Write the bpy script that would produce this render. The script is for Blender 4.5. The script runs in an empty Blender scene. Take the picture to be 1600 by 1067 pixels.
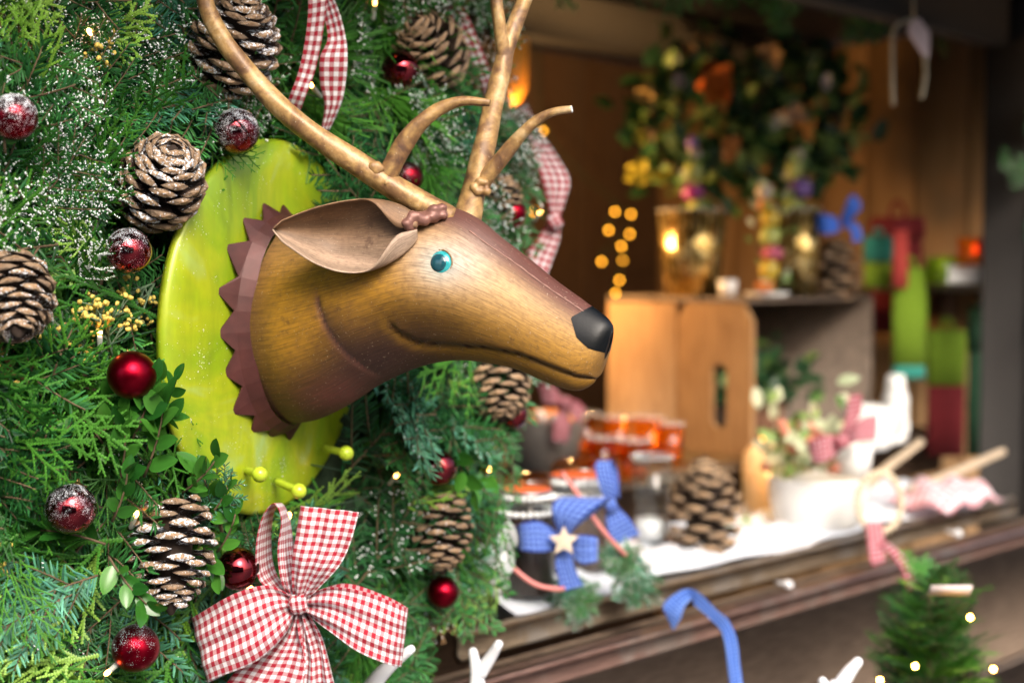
import bpy, math, random
import numpy as np
from mathutils import Vector, Matrix, Quaternion
rnd = random.Random(7); nrs = np.random.RandomState(11)
sc = bpy.context.scene
COLL = sc.collection

# ------------------------------------------------------------------ camera
EYE = np.array([0.0, 0.0, 1.6]); FPX = 1600*50/36.0; PITCH = math.atan((533.5-425)/FPX)
cam_d = bpy.data.cameras.new('camera'); cam = bpy.data.objects.new('camera', cam_d); COLL.objects.link(cam)
cam.location = EYE; cam.rotation_euler = (math.pi/2-PITCH, 0, 0)
cam_d.lens = 50; cam_d.sensor_width = 36; cam_d.clip_start = .05; cam_d.clip_end = 2000
cam_d.dof.use_dof = True; cam_d.dof.focus_distance = 1.765; cam_d.dof.aperture_fstop = 1.9; cam_d.dof.aperture_blades = 0
sc.camera = cam
# ------------------------------------------------------------------ light
SUN_EL, SUN_AZ = math.radians(40), math.radians(158)      # azimuth measured from +Y clockwise: behind the camera, to its right
w = bpy.data.worlds.new('World'); sc.world = w; w.use_nodes = True
nt = w.node_tree; bg = nt.nodes['Background']
sky = nt.nodes.new('ShaderNodeTexSky'); sky.sky_type = 'NISHITA'; sky.sun_disc = False
sky.sun_elevation = SUN_EL; sky.sun_rotation = SUN_AZ; sky.air_density = 1.0; sky.dust_density = 7.0; sky.ozone_density = 1.0
nt.links.new(sky.outputs[0], bg.inputs[0]); bg.inputs[1].default_value = .15
sl = bpy.data.lights.new('sun', 'SUN'); so = bpy.data.objects.new('sun', sl); COLL.objects.link(so)
sl.energy = 1.0; sl.angle = math.radians(25); sl.color = (1, .98, .95)
sdir = Vector((math.sin(SUN_AZ)*math.cos(SUN_EL), math.cos(SUN_AZ)*math.cos(SUN_EL), math.sin(SUN_EL)))
so.rotation_euler = sdir.to_track_quat('Z', 'Y').to_euler(); so.location = (-2, -4, 6)
vs = sc.view_settings; vs.view_transform = 'Standard'; vs.look = 'None'; vs.exposure = 1.12; vs.gamma = 1; vs.use_curve_mapping = False
sc.cycles.use_denoising = True; sc.cycles.max_bounces = 8; sc.cycles.transmission_bounces = 8
sc.cycles.sample_clamp_indirect = 6; sc.cycles.caustics_reflective = False; sc.cycles.caustics_refractive = False

# ------------------------------------------------------------------ helpers
cp, sp = math.cos(PITCH), math.sin(PITCH)
FW = np.array([0, cp, -sp]); UP = np.array([0, sp, cp]); RT = np.array([1.0, 0, 0])
def P(px, py, D): return EYE + D*FW + (px-800)/FPX*D*RT - (py-533.5)/FPX*D*UP
def proj(p):
    q = np.asarray(p)-EYE; D = q@FW
    return (q@RT)/D*FPX+800, 533.5-(q@UP)/D*FPX, D
def ray(px, py): return FW+(px-800)/FPX*RT-(py-533.5)/FPX*UP
def Ppl(px, py, p0, n):
    r = ray(px, py); return EYE+r*(((p0-EYE)@n)/(r@n))
def Pz(px, py, z): return Ppl(px, py, np.array([0, 0, z]), np.array([0, 0, 1.0]))
def nz(v): v = np.asarray(v, float); return v/np.linalg.norm(v)

MESHES = {}
def mesh(name, V, F, mats, midx=None, smooth=True, uv=None, col=None):
    me = bpy.data.meshes.new(name)
    me.from_pydata([tuple(map(float, v)) for v in V], [], [tuple(int(i) for i in f) for f in F])
    for m in (mats if isinstance(mats, (list, tuple)) else [mats]): me.materials.append(m)
    if midx is not None: me.polygons.foreach_set('material_index', list(midx))
    if smooth: me.polygons.foreach_set('use_smooth', [True]*len(me.polygons))
    if uv is not None:
        l = me.uv_layers.new(name='UVMap'); li = np.zeros(len(me.loops), int); me.loops.foreach_get('vertex_index', li)
        l.data.foreach_set('uv', np.asarray(uv, float)[li].ravel())
    if col is not None:
        a = me.color_attributes.new('Col', 'FLOAT_COLOR', 'POINT')
        c = np.ones((len(V), 4)); c[:, :3] = col; a.data.foreach_set('color', c.ravel())
    me.update(); return me
def tag(o, label=None, cat=None, group=None, kind=None):
    if label: o['label'] = label
    if cat: o['category'] = cat
    if group: o['group'] = group
    if kind: o['kind'] = kind
    return o
def empty(name, label, cat, loc, group=None):
    o = bpy.data.objects.new(name, None); o.empty_display_size = .02; COLL.objects.link(o); o.location = tuple(map(float, loc))
    return tag(o, label, cat, group)
def wloc(o):
    v = np.zeros(3)
    while o is not None: v = v+np.array(o.location); o = o.parent
    return v
def part(name, VF, mat, parent=None, smooth=True, uv=None, col=None, midx=None, origin=None):
    """VF in world coordinates; becomes a child mesh (all roots are unrotated)"""
    V, F = np.asarray(VF[0], float), VF[1]
    if parent is not None:
        off = wloc(parent); me = mesh(name, V-off, F, mat, midx, smooth, uv, col)
        o = bpy.data.objects.new(name, me); o.parent = parent
    else:
        og = V.mean(0) if origin is None else np.asarray(origin, float)
        me = mesh(name, V-og, F, mat, midx, smooth, uv, col)
        o = bpy.data.objects.new(name, me); o.location = og
    COLL.objects.link(o); return o
def inst(name, me, parent, M):
    """shared mesh placed by a world matrix (np 4x4) under an unrotated parent"""
    o = bpy.data.objects.new(name, me); COLL.objects.link(o)
    M = np.array(M)
    if parent is not None: o.parent = parent; M[:3, 3] -= wloc(parent)
    m = Matrix(M.tolist()); o.matrix_local = m; return o
def frame(y, z, loc, s=1.0):
    """matrix with local Y along y, local Z near z"""
    y = nz(y); x = nz(np.cross(y, z)); z = np.cross(x, y)
    M = np.eye(4); M[:3, 0] = x*s; M[:3, 1] = y*s; M[:3, 2] = z*s; M[:3, 3] = loc; return M
def join(parts):
    V, F = [], []; n = 0
    for v, f in parts:
        V.append(np.asarray(v, float)); F += [tuple(i+n for i in q) for q in f]; n += len(v)
    return np.concatenate(V), F
def spline(pts, n):
    pts = np.asarray(pts, float); k = len(pts); t = np.linspace(0, k-1, n); out = []
    for u in t:
        i = min(int(u), k-2); f = u-i
        p0 = pts[i-1] if i > 0 else 2*pts[0]-pts[1]; p1 = pts[i]; p2 = pts[i+1]; p3 = pts[i+2] if i+2 < k else 2*pts[-1]-pts[-2]
        out.append(.5*(2*p1+(p2-p0)*f+(2*p0-5*p1+4*p2-p3)*f*f+(3*p1-p0-3*p2+p3)*f**3))
    return np.array(out)
def tube(pts, rad, seg=12, hollow=False, bump=0, seed=1):
    pts = np.asarray(pts, float); n = len(pts); rad = np.broadcast_to(np.asarray(rad, float), (n,))
    T = np.gradient(pts, axis=0); T /= np.linalg.norm(T, axis=1)[:, None]+1e-12
    up = np.array([0, 0, 1.0]) if abs(T[0][2]) < .9 else np.array([1.0, 0, 0])
    a = nz(np.cross(T[0], up)); V = []; rs = np.random.RandomState(seed)
    ph = rs.rand(6)*6.28
    for i in range(n):
        a = nz(a-T[i]*(a@T[i])); b = np.cross(T[i], a)
        for k in range(seg):
            t = 2*math.pi*k/seg
            r = rad[i]*(1+bump*(math.sin(3*t+ph[0]+i*.21)*.5+math.sin(2*t+ph[1]-i*.33)*.6+math.sin(5*t+ph[2]+i*.5)*.25))
            V.append(pts[i]+r*(math.cos(t)*a+math.sin(t)*b))
    F = [(i*seg+k, i*seg+(k+1) % seg, (i+1)*seg+(k+1) % seg, (i+1)*seg+k) for i in range(n-1) for k in range(seg)]
    F.append(tuple(range(seg))[::-1])
    if hollow:
        base = (n-1)*seg
        for d, s in ((0, .62), (-.9, .55)):
            st = len(V)
            for k in range(seg): V.append(pts[-1]+(np.array(V[base+k])-pts[-1])*s+T[-1]*rad[-1]*d*2)
            pv = base if d == 0 else st-seg
            F += [(pv+k, pv+(k+1) % seg, st+(k+1) % seg, st+k) for k in range(seg)]
        F.append(tuple(range(len(V)-seg, len(V))))
    else: F.append(tuple(range((n-1)*seg, n*seg)))
    return np.array(V), F
def lathe(prof, base, seg=24, axis=(0, 0, 1.0), sq=1.0):
    ax = nz(axis); h = np.array([1.0, 0, 0]) if abs(ax[0]) < .8 else np.array([0, 1.0, 0])
    x = nz(np.cross(h, ax)); y = np.cross(ax, x); V = []; base = np.asarray(base, float)
    for r, z in prof:
        for k in range(seg):
            t = 2*math.pi*k/seg; V.append(base+ax*z+x*r*math.cos(t)+y*r*sq*math.sin(t))
    n = len(prof)
    F = [(i*seg+k, i*seg+(k+1) % seg, (i+1)*seg+(k+1) % seg, (i+1)*seg+k) for i in range(n-1) for k in range(seg)]
    if prof[0][0] > 1e-5: F.append(tuple(range(seg))[::-1])
    if prof[-1][0] > 1e-5: F.append(tuple(range((n-1)*seg, n*seg)))
    return np.array(V), F
def ball(c, r, seg=32, rings=18, axis=(0, 0, 1.0), sz=1.0):
    pr = [(max(r*math.sin(math.pi*i/rings), 1e-6), -r*sz*math.cos(math.pi*i/rings)) for i in range(rings+1)]
    return lathe(pr, c, seg, axis)
BOXF = [(0, 1, 3, 2), (4, 6, 7, 5), (0, 4, 5, 1), (2, 3, 7, 6), (0, 2, 6, 4), (1, 5, 7, 3)]
def box(c, half, ax=None, bev=.0):
    ax = np.eye(3) if ax is None else np.array([nz(a) for a in ax]); c = np.asarray(c, float); h = np.asarray(half, float)
    if bev <= 0:
        V = [c+sx*h[0]*ax[0]+sy*h[1]*ax[1]+sz*h[2]*ax[2] for sx in (-1, 1) for sy in (-1, 1) for sz in (-1, 1)]
        return np.array(V), BOXF
    V, idx = [], {}
    for sx in (-1, 1):
        for sy in (-1, 1):
            for sz in (-1, 1):
                for k in range(3):
                    q = h-bev; q = q.copy(); q[k] = h[k]
                    idx[(sx, sy, sz, k)] = len(V); V.append(c+sx*q[0]*ax[0]+sy*q[1]*ax[1]+sz*q[2]*ax[2])
    F = []
    for k in range(3):
        i, j = (k+1) % 3, (k+2) % 3
        for s in (-1, 1):
            def vv(a, b):
                t = [0, 0, 0]; t[k] = s; t[i] = a; t[j] = b; return idx[(*t, k)]
            q = [vv(-1, -1), vv(1, -1), vv(1, 1), vv(-1, 1)]; F.append(tuple(q if s > 0 else q[::-1]))
            for t in (-1, 1):       # edge along axis j between faces k (sign s) and i (sign t)
                def e(kk, b):
                    u = [0, 0, 0]; u[k] = s; u[i] = t; u[j] = b; return idx[(*u, kk)]
                F.append((e(k, -1), e(k, 1), e(i, 1), e(i, -1)))
    for sx in (-1, 1):
        for sy in (-1, 1):
            for sz in (-1, 1): F.append(tuple(idx[(sx, sy, sz, k)] for k in range(3)))
    return np.array(V), F

# ------------------------------------------------------------------ materials
def newmat(name):
    m = bpy.data.materials.new(name); m.use_nodes = True; n = m.node_tree.nodes; return m, n, m.node_tree.links, n['Principled BSDF']
def setp(b, **k):
    for a, v in k.items():
        a = {'rough': 'Roughness', 'metal': 'Metallic', 'spec': 'Specular IOR Level', 'trans': 'Transmission Weight', 'ior': 'IOR', 'coat': 'Coat Weight', 'coatr': 'Coat Roughness', 'sheen': 'Sheen Weight', 'alpha': 'Alpha', 'es': 'Emission Strength'}[a]
        b.inputs[a].default_value = v
def rgba(c): return (c[0], c[1], c[2], 1)
def coords(n, l, scale=(1, 1, 1), out='Object'):
    t = n.new('ShaderNodeTexCoord'); m = n.new('ShaderNodeMapping'); m.inputs['Scale'].default_value = scale
    l.new(t.outputs[out], m.inputs[0]); return m.outputs[0]
def noise(n, l, vec, scale, detail=4, rough=.55, dist=0):
    t = n.new('ShaderNodeTexNoise'); t.inputs['Scale'].default_value = scale; t.inputs['Detail'].default_value = detail
    t.inputs['Roughness'].default_value = rough; t.inputs['Distortion'].default_value = dist
    if vec is not None: l.new(vec, t.inputs['Vector'])
    return t.outputs['Fac']
def ramp(n, l, fac, stops):
    r = n.new('ShaderNodeValToRGB'); e = r.color_ramp.elements
    while len(e) < len(stops): e.new(.5)
    for el, (p, c) in zip(e, stops): el.position = p; el.color = rgba(c) if not isinstance(c, (int, float)) else (c, c, c, 1)
    l.new(fac, r.inputs[0]); return r.outputs[0]
def mix(n, l, fac, a, b, mode='MIX'):
    m = n.new('ShaderNodeMix'); m.data_type = 'RGBA'; m.blend_type = mode
    for s, v in ((m.inputs[0], fac), (m.inputs[6], a), (m.inputs[7], b)):
        if hasattr(v, 'node'): l.new(v, s)
        elif isinstance(v, (int, float)): s.default_value = v if s == m.inputs[0] else (v, v, v, 1)
        else: s.default_value = rgba(v)
    return m.outputs[2]
def math_(n, l, op, a, b=None, clamp=False):
    m = n.new('ShaderNodeMath'); m.operation = op; m.use_clamp = clamp
    for s, v in zip(m.inputs, (a, b)):
        if v is None: continue
        if hasattr(v, 'node'): l.new(v, s)
        else: s.default_value = v
    return m.outputs[0]
def bumpn(n, l, b, h, strength=.3, dist=.002):
    u = n.new('ShaderNodeBump'); u.inputs['Strength'].default_value = strength; u.inputs['Distance'].default_value = dist
    l.new(h, u.inputs['Height']); l.new(u.outputs[0], b.inputs['Normal'])
def plain(name, c, rough=.5, var=.25, scale=40, metal=0, bump=0, **k):
    m, n, l, b = newmat(name); v = coords(n, l); f = noise(n, l, v, scale)
    l.new(mix(n, l, f, [x*(1-var) for x in c], [min(1, x*(1+var)) for x in c]), b.inputs['Base Color'])
    setp(b, rough=rough, metal=metal, **k)
    if bump: bumpn(n, l, b, f, bump)
    return m
def wood(name, c, c2, rough=.65, stretch=(1, 1, 1), scale=20, bump=.4, worn=None):
    m, n, l, b = newmat(name); v = coords(n, l, stretch); f = noise(n, l, v, scale, 6, .6, .6); g = noise(n, l, v, scale*4, 3)
    col = ramp(n, l, f, [(.3, c2), (.7, c)])
    if worn:
        h = noise(n, l, coords(n, l), 9, 5, .65); col = mix(n, l, ramp(n, l, h, [(.52, 0), (.66, 1)]), col, worn)
    l.new(col, b.inputs['Base Color']); setp(b, rough=rough); bumpn(n, l, b, math_(n, l, 'ADD', f, g), bump, .003); return m
def glass(name, c=(1, 1, 1), rough=.03, solid=None):
    """thin clear wall: tinted see-through with a Fresnel gloss"""
    m, n, l, b = newmat(name); n.remove(b); tp = n.new('ShaderNodeBsdfTransparent'); tp.inputs[0].default_value = rgba(c); gs = n.new('ShaderNodeBsdfGlossy'); gs.inputs['Roughness'].default_value = rough
    fr = n.new('ShaderNodeLayerWeight'); fr.inputs[0].default_value = .25; ms = n.new('ShaderNodeMixShader'); l.new(math_(n, l, 'ADD', math_(n, l, 'MULTIPLY', math_(n, l, 'POWER', fr.outputs[1], 3.0), .8), .04), ms.inputs[0])
    l.new(tp.outputs[0], ms.inputs[1]); l.new(gs.outputs[0], ms.inputs[2]); l.new(ms.outputs[0], n['Material Output'].inputs[0])
    if solid is not None:
        df = n.new('ShaderNodeBsdfDiffuse'); df.inputs[0].default_value = rgba(c); m2 = n.new('ShaderNodeMixShader'); m2.inputs[0].default_value = solid; l.new(ms.outputs[0], m2.inputs[1]); l.new(df.outputs[0], m2.inputs[2]); l.new(m2.outputs[0], n['Material Output'].inputs[0])
    return m
def emit(name, c, s, base=None):
    m, n, l, b = newmat(name); b.inputs['Base Color'].default_value = rgba(base or c); b.inputs['Emission Color'].default_value = rgba(c); setp(b, es=s, rough=.3); return m
def foliage(name, c_lo, c_hi, rough=.45, attr=True, spec=.4):
    m, n, l, b = newmat(name); oi = n.new('ShaderNodeObjectInfo')
    col = mix(n, l, oi.outputs['Random'], c_lo, c_hi)
    if attr:
        a = n.new('ShaderNodeVertexColor'); a.layer_name = 'Col'; col = mix(n, l, 1.0, col, a.outputs[0], 'MULTIPLY')
    l.new(col, b.inputs['Base Color']); setp(b, rough=rough, spec=spec)
    tr = n.new('ShaderNodeBsdfTranslucent'); l.new(col, tr.inputs[0]); ms = n.new('ShaderNodeMixShader'); ms.inputs[0].default_value = .25
    l.new(b.outputs[0], ms.inputs[1]); l.new(tr.outputs[0], ms.inputs[2]); l.new(ms.outputs[0], n['Material Output'].inputs[0]); return m
def gingham(name, dark, period=.0092, white=(.8, .8, .84)):
    m, n, l, b = newmat(name); t = n.new('ShaderNodeUVMap'); s = n.new('ShaderNodeSeparateXYZ'); l.new(t.outputs[0], s.inputs[0])
    def st(o):
        f = math_(n, l, 'FRACT', math_(n, l, 'DIVIDE', o, period)); return math_(n, l, 'LESS_THAN', f, .5)
    a = st(s.outputs[0]); c = st(s.outputs[1]); su = math_(n, l, 'MULTIPLY', math_(n, l, 'ADD', a, c), .5)
    mid = [white[i]*.34+dark[i]*.66 for i in range(3)]
    col = ramp(n, l, su, [(0, white), (.5, mid), (1, dark)])
    wv = n.new('ShaderNodeTexNoise'); wv.inputs['Scale'].default_value = 900; l.new(t.outputs[0], wv.inputs['Vector'])
    col = mix(n, l, .35, col, wv.outputs['Fac'], 'OVERLAY'); l.new(col, b.inputs['Base Color']); setp(b, rough=.85, sheen=.2)
    bumpn(n, l, b, wv.outputs['Fac'], .25, .0006)
    tr = n.new('ShaderNodeBsdfTranslucent'); l.new(col, tr.inputs[0]); ms = n.new('ShaderNodeMixShader'); ms.inputs[0].default_value = .2
    l.new(b.outputs[0], ms.inputs[1]); l.new(tr.outputs[0], ms.inputs[2]); l.new(ms.outputs[0], n['Material Output'].inputs[0]); return m
def bauble_mat(name, rough, frost, seed):
    m, n, l, b = newmat(name); v = coords(n, l)
    mp = n.new('ShaderNodeVectorMath'); mp.operation = 'ADD'; l.new(v, mp.inputs[0]); mp.inputs[1].default_value = (seed, seed*.7, 0)
    sx = n.new('ShaderNodeSeparateXYZ'); l.new(v, sx.inputs[0])
    up = math_(n, l, 'MULTIPLY', sx.outputs[2], 3.2)
    f = noise(n, l, mp.outputs[0], 1050, 2, .5); g = noise(n, l, mp.outputs[0], 90, 2)
    k = math_(n, l, 'ADD', math_(n, l, 'ADD', f, math_(n, l, 'MULTIPLY', math_(n, l, 'SUBTRACT', g, .5), .55)), up)
    fr = ramp(n, l, k, [(.70-.12*frost, 0), (.74-.12*frost, 1)]) if frost > 0 else None
    red = (.21, .002, .012); dust = noise(n, l, v, 60, 5)
    if fr is not None:
        l.new(mix(n, l, fr, red, (.8, .85, .92)), b.inputs['Base Color'])
        l.new(math_(n, l, 'SUBTRACT', 1.0, fr, True), b.inputs['Metallic'])
        l.new(ramp(n, l, math_(n, l, 'ADD', fr, math_(n, l, 'MULTIPLY', dust, .1)), [(0, rough), (1, .8)]), b.inputs['Roughness']); bumpn(n, l, b, fr, .8, .0012)
    else:
        b.inputs['Base Color'].default_value = rgba(red); setp(b, metal=1.0)
        l.new(ramp(n, l, dust, [(.3, rough), (.8, rough+.08)]), b.inputs['Roughness'])
    setp(b, coat=.7 if rough < .2 else .05, coatr=.03); return m

M_ = {}
M_['fir'] = foliage('fir_needles', (.008, .060, .018), (.045, .19, .045), .42, spec=.25)
M_['firblue'] = foliage('blue_fir_needles', (.04, .17, .10), (.10, .30, .17), .45, spec=.25)
M_['cedar'] = foliage('cedar_fronds', (.016, .10, .012), (.085, .28, .032), .45, spec=.25)
M_['cedarb'] = foliage('bright_cedar_fronds', (.13, .32, .022), (.30, .52, .09), .4)
M_['brown'] = foliage('dry_brown_fronds', (.10, .05, .02), (.22, .12, .04), .6)
M_['jun'] = foliage('juniper_twigs', (.11, .19, .11), (.19, .28, .17), .55)
M_['bud'] = plain('yellow_buds', (.62, .47, .10), .6, .3, 200)
M_['box'] = foliage('boxwood_leaf', (.014, .085, .012), (.07, .24, .03), .2)
M_['dleaf'] = foliage('dark_leaf', (.012, .045, .02), (.03, .09, .03), .35)
M_['twig'] = plain('twig_bark', (.11, .075, .04), .8, .3, 150)
M_['frost'] = plain('spray_frost', (.88, .92, .95), .7, .05, 300)
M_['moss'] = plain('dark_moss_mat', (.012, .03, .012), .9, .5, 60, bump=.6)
M_['red'] = gingham('red_gingham', (.36, .003, .022), .0108)
M_['red2'] = gingham('red_gingham_small', (.36, .003, .022), .0130)
M_['blue'] = gingham('blue_gingham', (.001, .03, .36), .009, (.24, .40, .85))
M_['redbg'] = gingham('red_check_cotton', (.38, .004, .03), .011, (.62, .45, .5))
M_['bluer'] = plain('blue_ribbon', (.02, .12, .62), .6, .15, 200)
M_['pink'] = plain('pink_cord', (.62, .22, .2), .6, .1, 200)
M_['bulb'] = emit('warm_bulb', (1, .42, .09), 13)
M_['bulbfar'] = emit('amber_bulb', (1, .40, .025), 8)
M_['socket'] = glass('socket_plastic', (.55, .6, .55), .25, .6)
M_['wire'] = plain('green_wire', (.02, .06, .025), .5)
M_['gold'] = plain('bauble_cap', (.45, .30, .12), .3, .2, 100, metal=1)
M_['white'] = plain('white_paint', (.78, .80, .84), .45, .06, 30)
M_['snow'] = plain('cotton_snow', (.58, .61, .67), .95, .06, 90, bump=.6)
M_['porc'] = plain('white_porcelain', (.82, .82, .80), .15, .03, 20, coat=.3)
M_['glass'] = glass('clear_glass', (.96, .98, .97))
M_['amber'] = glass('amber_glass', (1, .74, .40), .05)
M_['plank'] = wood('dark_stall_wood', (.12, .07, .04), (.05, .028, .018), .6, (3, 3, 30), 7)
M_['dark'] = wood('black_stained_beam', (.014, .010, .008), (.006, .005, .004), .7, (3, 3, 30), 7)
M_['plankf'] = wood('weathered_front_plank', (.46, .34, .25), (.20, .145, .11), .42, (2, 2, 22), 9)
M_['ledge'] = wood('worn_ledge', (.34, .27, .19), (.14, .105, .08), .38, (2, 2, 20), 10, worn=(.30, .27, .24))
M_['ledger'] = wood('red_worn_ledge', (.36, .22, .18), (.17, .10, .085), .38, (2, 2, 20), 10, worn=(.30, .24, .21))
M_['crate'] = wood('orange_crate_wood', (.42, .24, .10), (.27, .14, .055), .65, (6, 6, 1.2), 9)
M_['crateg'] = wood('grey_crate_wood', (.26, .20, .15), (.15, .11, .085), .7, (3, 3, 3), 12)
M_['wall'] = wood('brown_wall_board', (.33, .19, .08), (.23, .125, .05), .7, (3, 3, .5), 6)

# ------------------------------------------------------------------ setting: street and stall
A = np.array([math.sqrt(.5), math.sqrt(.5), 0]); N = np.array([math.sqrt(.5), -math.sqrt(.5), 0]); Z = np.array([0, 0, 1.0])
CT = 1.005; O = np.array([0, 2.42, 0])
def S(a, n, z): return O+a*A+n*N+np.array([0, 0, z])
SAX = (A, N, Z)
def sbox(a0, a1, n0, n1, z0, z1, bev=.004): return box(S((a0+a1)/2, (n0+n1)/2, (z0+z1)/2), ((a1-a0)/2, abs(n1-n0)/2, (z1-z0)/2), SAX, bev)

def cobble_mat():
    m, n, l, b = newmat('wet_cobbles'); v = coords(n, l); t = n.new('ShaderNodeTexVoronoi'); t.feature = 'DISTANCE_TO_EDGE'; t.inputs['Scale'].default_value = 9
    l.new(v, t.inputs['Vector']); f = noise(n, l, v, 14); e = ramp(n, l, t.outputs['Distance'], [(.02, 0), (.09, 1)])
    l.new(mix(n, l, e, (.02, .02, .02), mix(n, l, f, (.05, .05, .055), (.13, .13, .14))), b.inputs['Base Color']); setp(b, rough=.5); bumpn(n, l, b, e, .6, .01); return m
g = part('ground', ([(-400, -400, 0), (400, -400, 0), (400, 400, 0), (-400, 400, 0)], [(0, 1, 2, 3)]), cobble_mat()); tag(g, kind='structure')

st = empty('market_stall', 'dark wooden market stall with open counter and brown back boards', 'stall', S(0, 0, 0))
for i in range(9):      # facade wall behind the garland
    a0 = -1.85+i*.195; part('plank', sbox(a0, a0+.19, -.05, 0, .0 if i < 8 else .0, 2.33), M_['plank'], st)
part('corner_post', sbox(-.09, -.045, -.07, .004, .0, 2.33), M_['plank'], st)
for i in range(9):      # right-hand side wall
    n0 = -.02-i*.172; part('wall_board', sbox(2.30, 2.325, n0-.168, n0, 0, 2.33), M_['wall'], st)
for i in range(14):     # back wall
    a0 = -.55+i*.204; part('wall_board', sbox(a0, a0+.2, -1.575, -1.55, 0, 2.33), M_['plank'], st)
part('corner_post', sbox(1.86, 1.96, -.09, .03, 0, 2.33), M_['dark'], st)
part('roof', sbox(-2.2, 2.7, -1.8, .62, 2.335, 2.40), M_['dark'], st)
part('fascia_beam', sbox(-.04, 1.855, -.09, -.02, 2.19, 2.33), M_['dark'], st)
part('ceiling_beam', sbox(.05, 2.28, -.92, -.84, 2.2, 2.33), M_['dark'], st)
# counter: inner board, rail gap, front plank
part('counter_top', sbox(-.04, 1.855, -.75, .004, CT-.035, CT-.002), M_['ledge'], st)
part('counter_edge', sbox(-.14, 1.855, .006, .024, CT-.045, CT+.006, .008), M_['ledge'], st)
part('counter_rail', sbox(-.55, 2.0, .026, .085, CT-.10, CT-.055, .004), M_['plankf'], st)
part('counter_lip', sbox(-.55, 2.0, .088, .128, CT-.085, CT-.045, .006), M_['ledger'], st)
for i, (z0, z1) in enumerate(((.64, .925), (.34, .632), (.03, .332))):
    part('front_plank', sbox(-.55, 2.0, .07, .118, z0, z1, .006), M_['plankf'], st)
part('step_shelf', sbox(.02, 2.2, -1.2, -.36, CT+.105, CT+.13), M_['ledge'], st)
part('step_riser', sbox(.02, 2.2, -.40, -.375, CT, CT+.104), M_['plank'], st)
cl_prof = []
def cloth():        # cotton snow lying on the counter
    V, F = [], []; na, nn = 60, 14
    for i in range(na+1):
        for j in range(nn+1):
            a = .01+i/na*1.8; n_ = -.012-j/nn*.33
            if j == 0: n_ += .018*math.sin(a*9)+.012*math.sin(a*23+1)
            z = CT+.004+(.012+.010*math.sin(a*17+j)+.008*math.sin(a*31-j*2.1))*min(1, j/1.5)*1.0+.004*(j > 0)
            V.append(S(a, n_, z))
    F = [(i*(nn+1)+j, (i+1)*(nn+1)+j, (i+1)*(nn+1)+j+1, i*(nn+1)+j+1) for i in range(na) for j in range(nn)]
    return np.array(V), F
tag(part('snow_blanket', cloth(), M_['snow']), 'white cotton snow blanket lying along the wooden counter', 'blanket')

# ------------------------------------------------------------------ deer head trophy
d = np.array([math.cos(math.radians(30)), -math.sin(math.radians(30)), 0]); bN = np.array([.5, math.cos(math.radians(30)), 0]); NEAR = -bN
M0 = P(700, 440, 1.82)
def med(px, py): return Ppl(px, py, M0, bN)
base_c = med(455, 506); pl_c = med(408, 512)
deer = empty('deer_head_trophy', 'painted brown metal deer head with antlers on a lime green oval plaque', 'deer head', pl_c)
def deer_mat():
    m, n, l, b = newmat('painted_bronze_metal'); a = n.new('ShaderNodeVertexColor'); a.layer_name = 'Col'
    u = n.new('ShaderNodeUVMap'); mp = n.new('ShaderNodeMapping'); mp.inputs['Scale'].default_value = (9, 160, 1); l.new(u.outputs[0], mp.inputs[0])
    f = noise(n, l, mp.outputs[0], 1.0, 5, .65, .3); mp2 = n.new('ShaderNodeMapping'); mp2.inputs['Scale'].default_value = (40, 40, 1); l.new(u.outputs[0], mp2.inputs[0])
    g = noise(n, l, mp2.outputs[0], 1.0, 4); fl = noise(n, l, coords(n, l), 420, 2, .5)
    k = ramp(n, l, f, [(.25, .45), (.5, 1.0), (.75, 1.5)]); col = mix(n, l, 1.0, a.outputs[0], k, 'MULTIPLY')
    col = mix(n, l, math_(n, l, 'MULTIPLY', ramp(n, l, g, [(.45, 0), (.75, 1)]), .45), col, (.10, .05, .035))
    col = mix(n, l, ramp(n, l, fl, [(.68, 0), (.72, .6)]), col, (.45, .36, .26)); ch = noise(n, l, coords(n, l), 38, 5, .7); col = mix(n, l, ramp(n, l, ch, [(.62, 0), (.70, .5)]), col, (.07, .035, .025))
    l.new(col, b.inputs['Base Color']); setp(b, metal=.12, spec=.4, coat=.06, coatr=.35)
    l.new(ramp(n, l, f, [(.2, .52), (.8, .70)]), b.inputs['Roughness']); bumpn(n, l, b, math_(n, l, 'ADD', f, math_(n, l, 'MULTIPLY', g, .6)), .12, .001); return m
MD = deer_mat()
ST = [  # top px, bottom px, half width, widest fraction, squareness
 (455, 350, 455, 662, .086, .5, .60), (500, 347, 497, 655, .092, .5, .62), (550, 343, 545, 632, .092, .52, .62), (605, 338, 590, 603, .089, .55, .62),
 (655, 328, 638, 580, .082, .58, .6), (695, 322, 680, 567, .075, .58, .58), (738, 337, 722, 563, .066, .56, .55), (780, 370, 768, 568, .056, .52, .52),
 (822, 402, 812, 578, .048, .48, .5), (866, 437, 852, 595, .042, .46, .5), (905, 465, 884, 607, .037, .45, .5), (932, 485, 906, 610, .031, .46, .5),
 (948, 498, 926, 599, .024, .48, .5), (955, 507, 936, 580, .016, .49, .5), (958, 517, 945, 560, .005, .5, .5)]
ns, nv = 270, 48
sv = spline([list(s) for s in ST], ns)
def seg_dist(p, line):
    """signed distance (px) to polyline: + on the right-hand/below side, and fade 0..1 along it"""
    best = (1e9, 0, 0); L = len(line)-1
    for i in range(L):
        a, c = np.array(line[i], float), np.array(line[i+1], float); e = c-a; t = max(0, min(1, ((p-a)@e)/(e@e))); q = a+e*t
        dd = np.linalg.norm(p-q)
        if dd < best[0]:
            s = e[0]*(p[1]-q[1])-e[1]*(p[0]-q[0]); best = (dd, 1 if s > 0 else -1, (i+t)/L)
    return best
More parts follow.
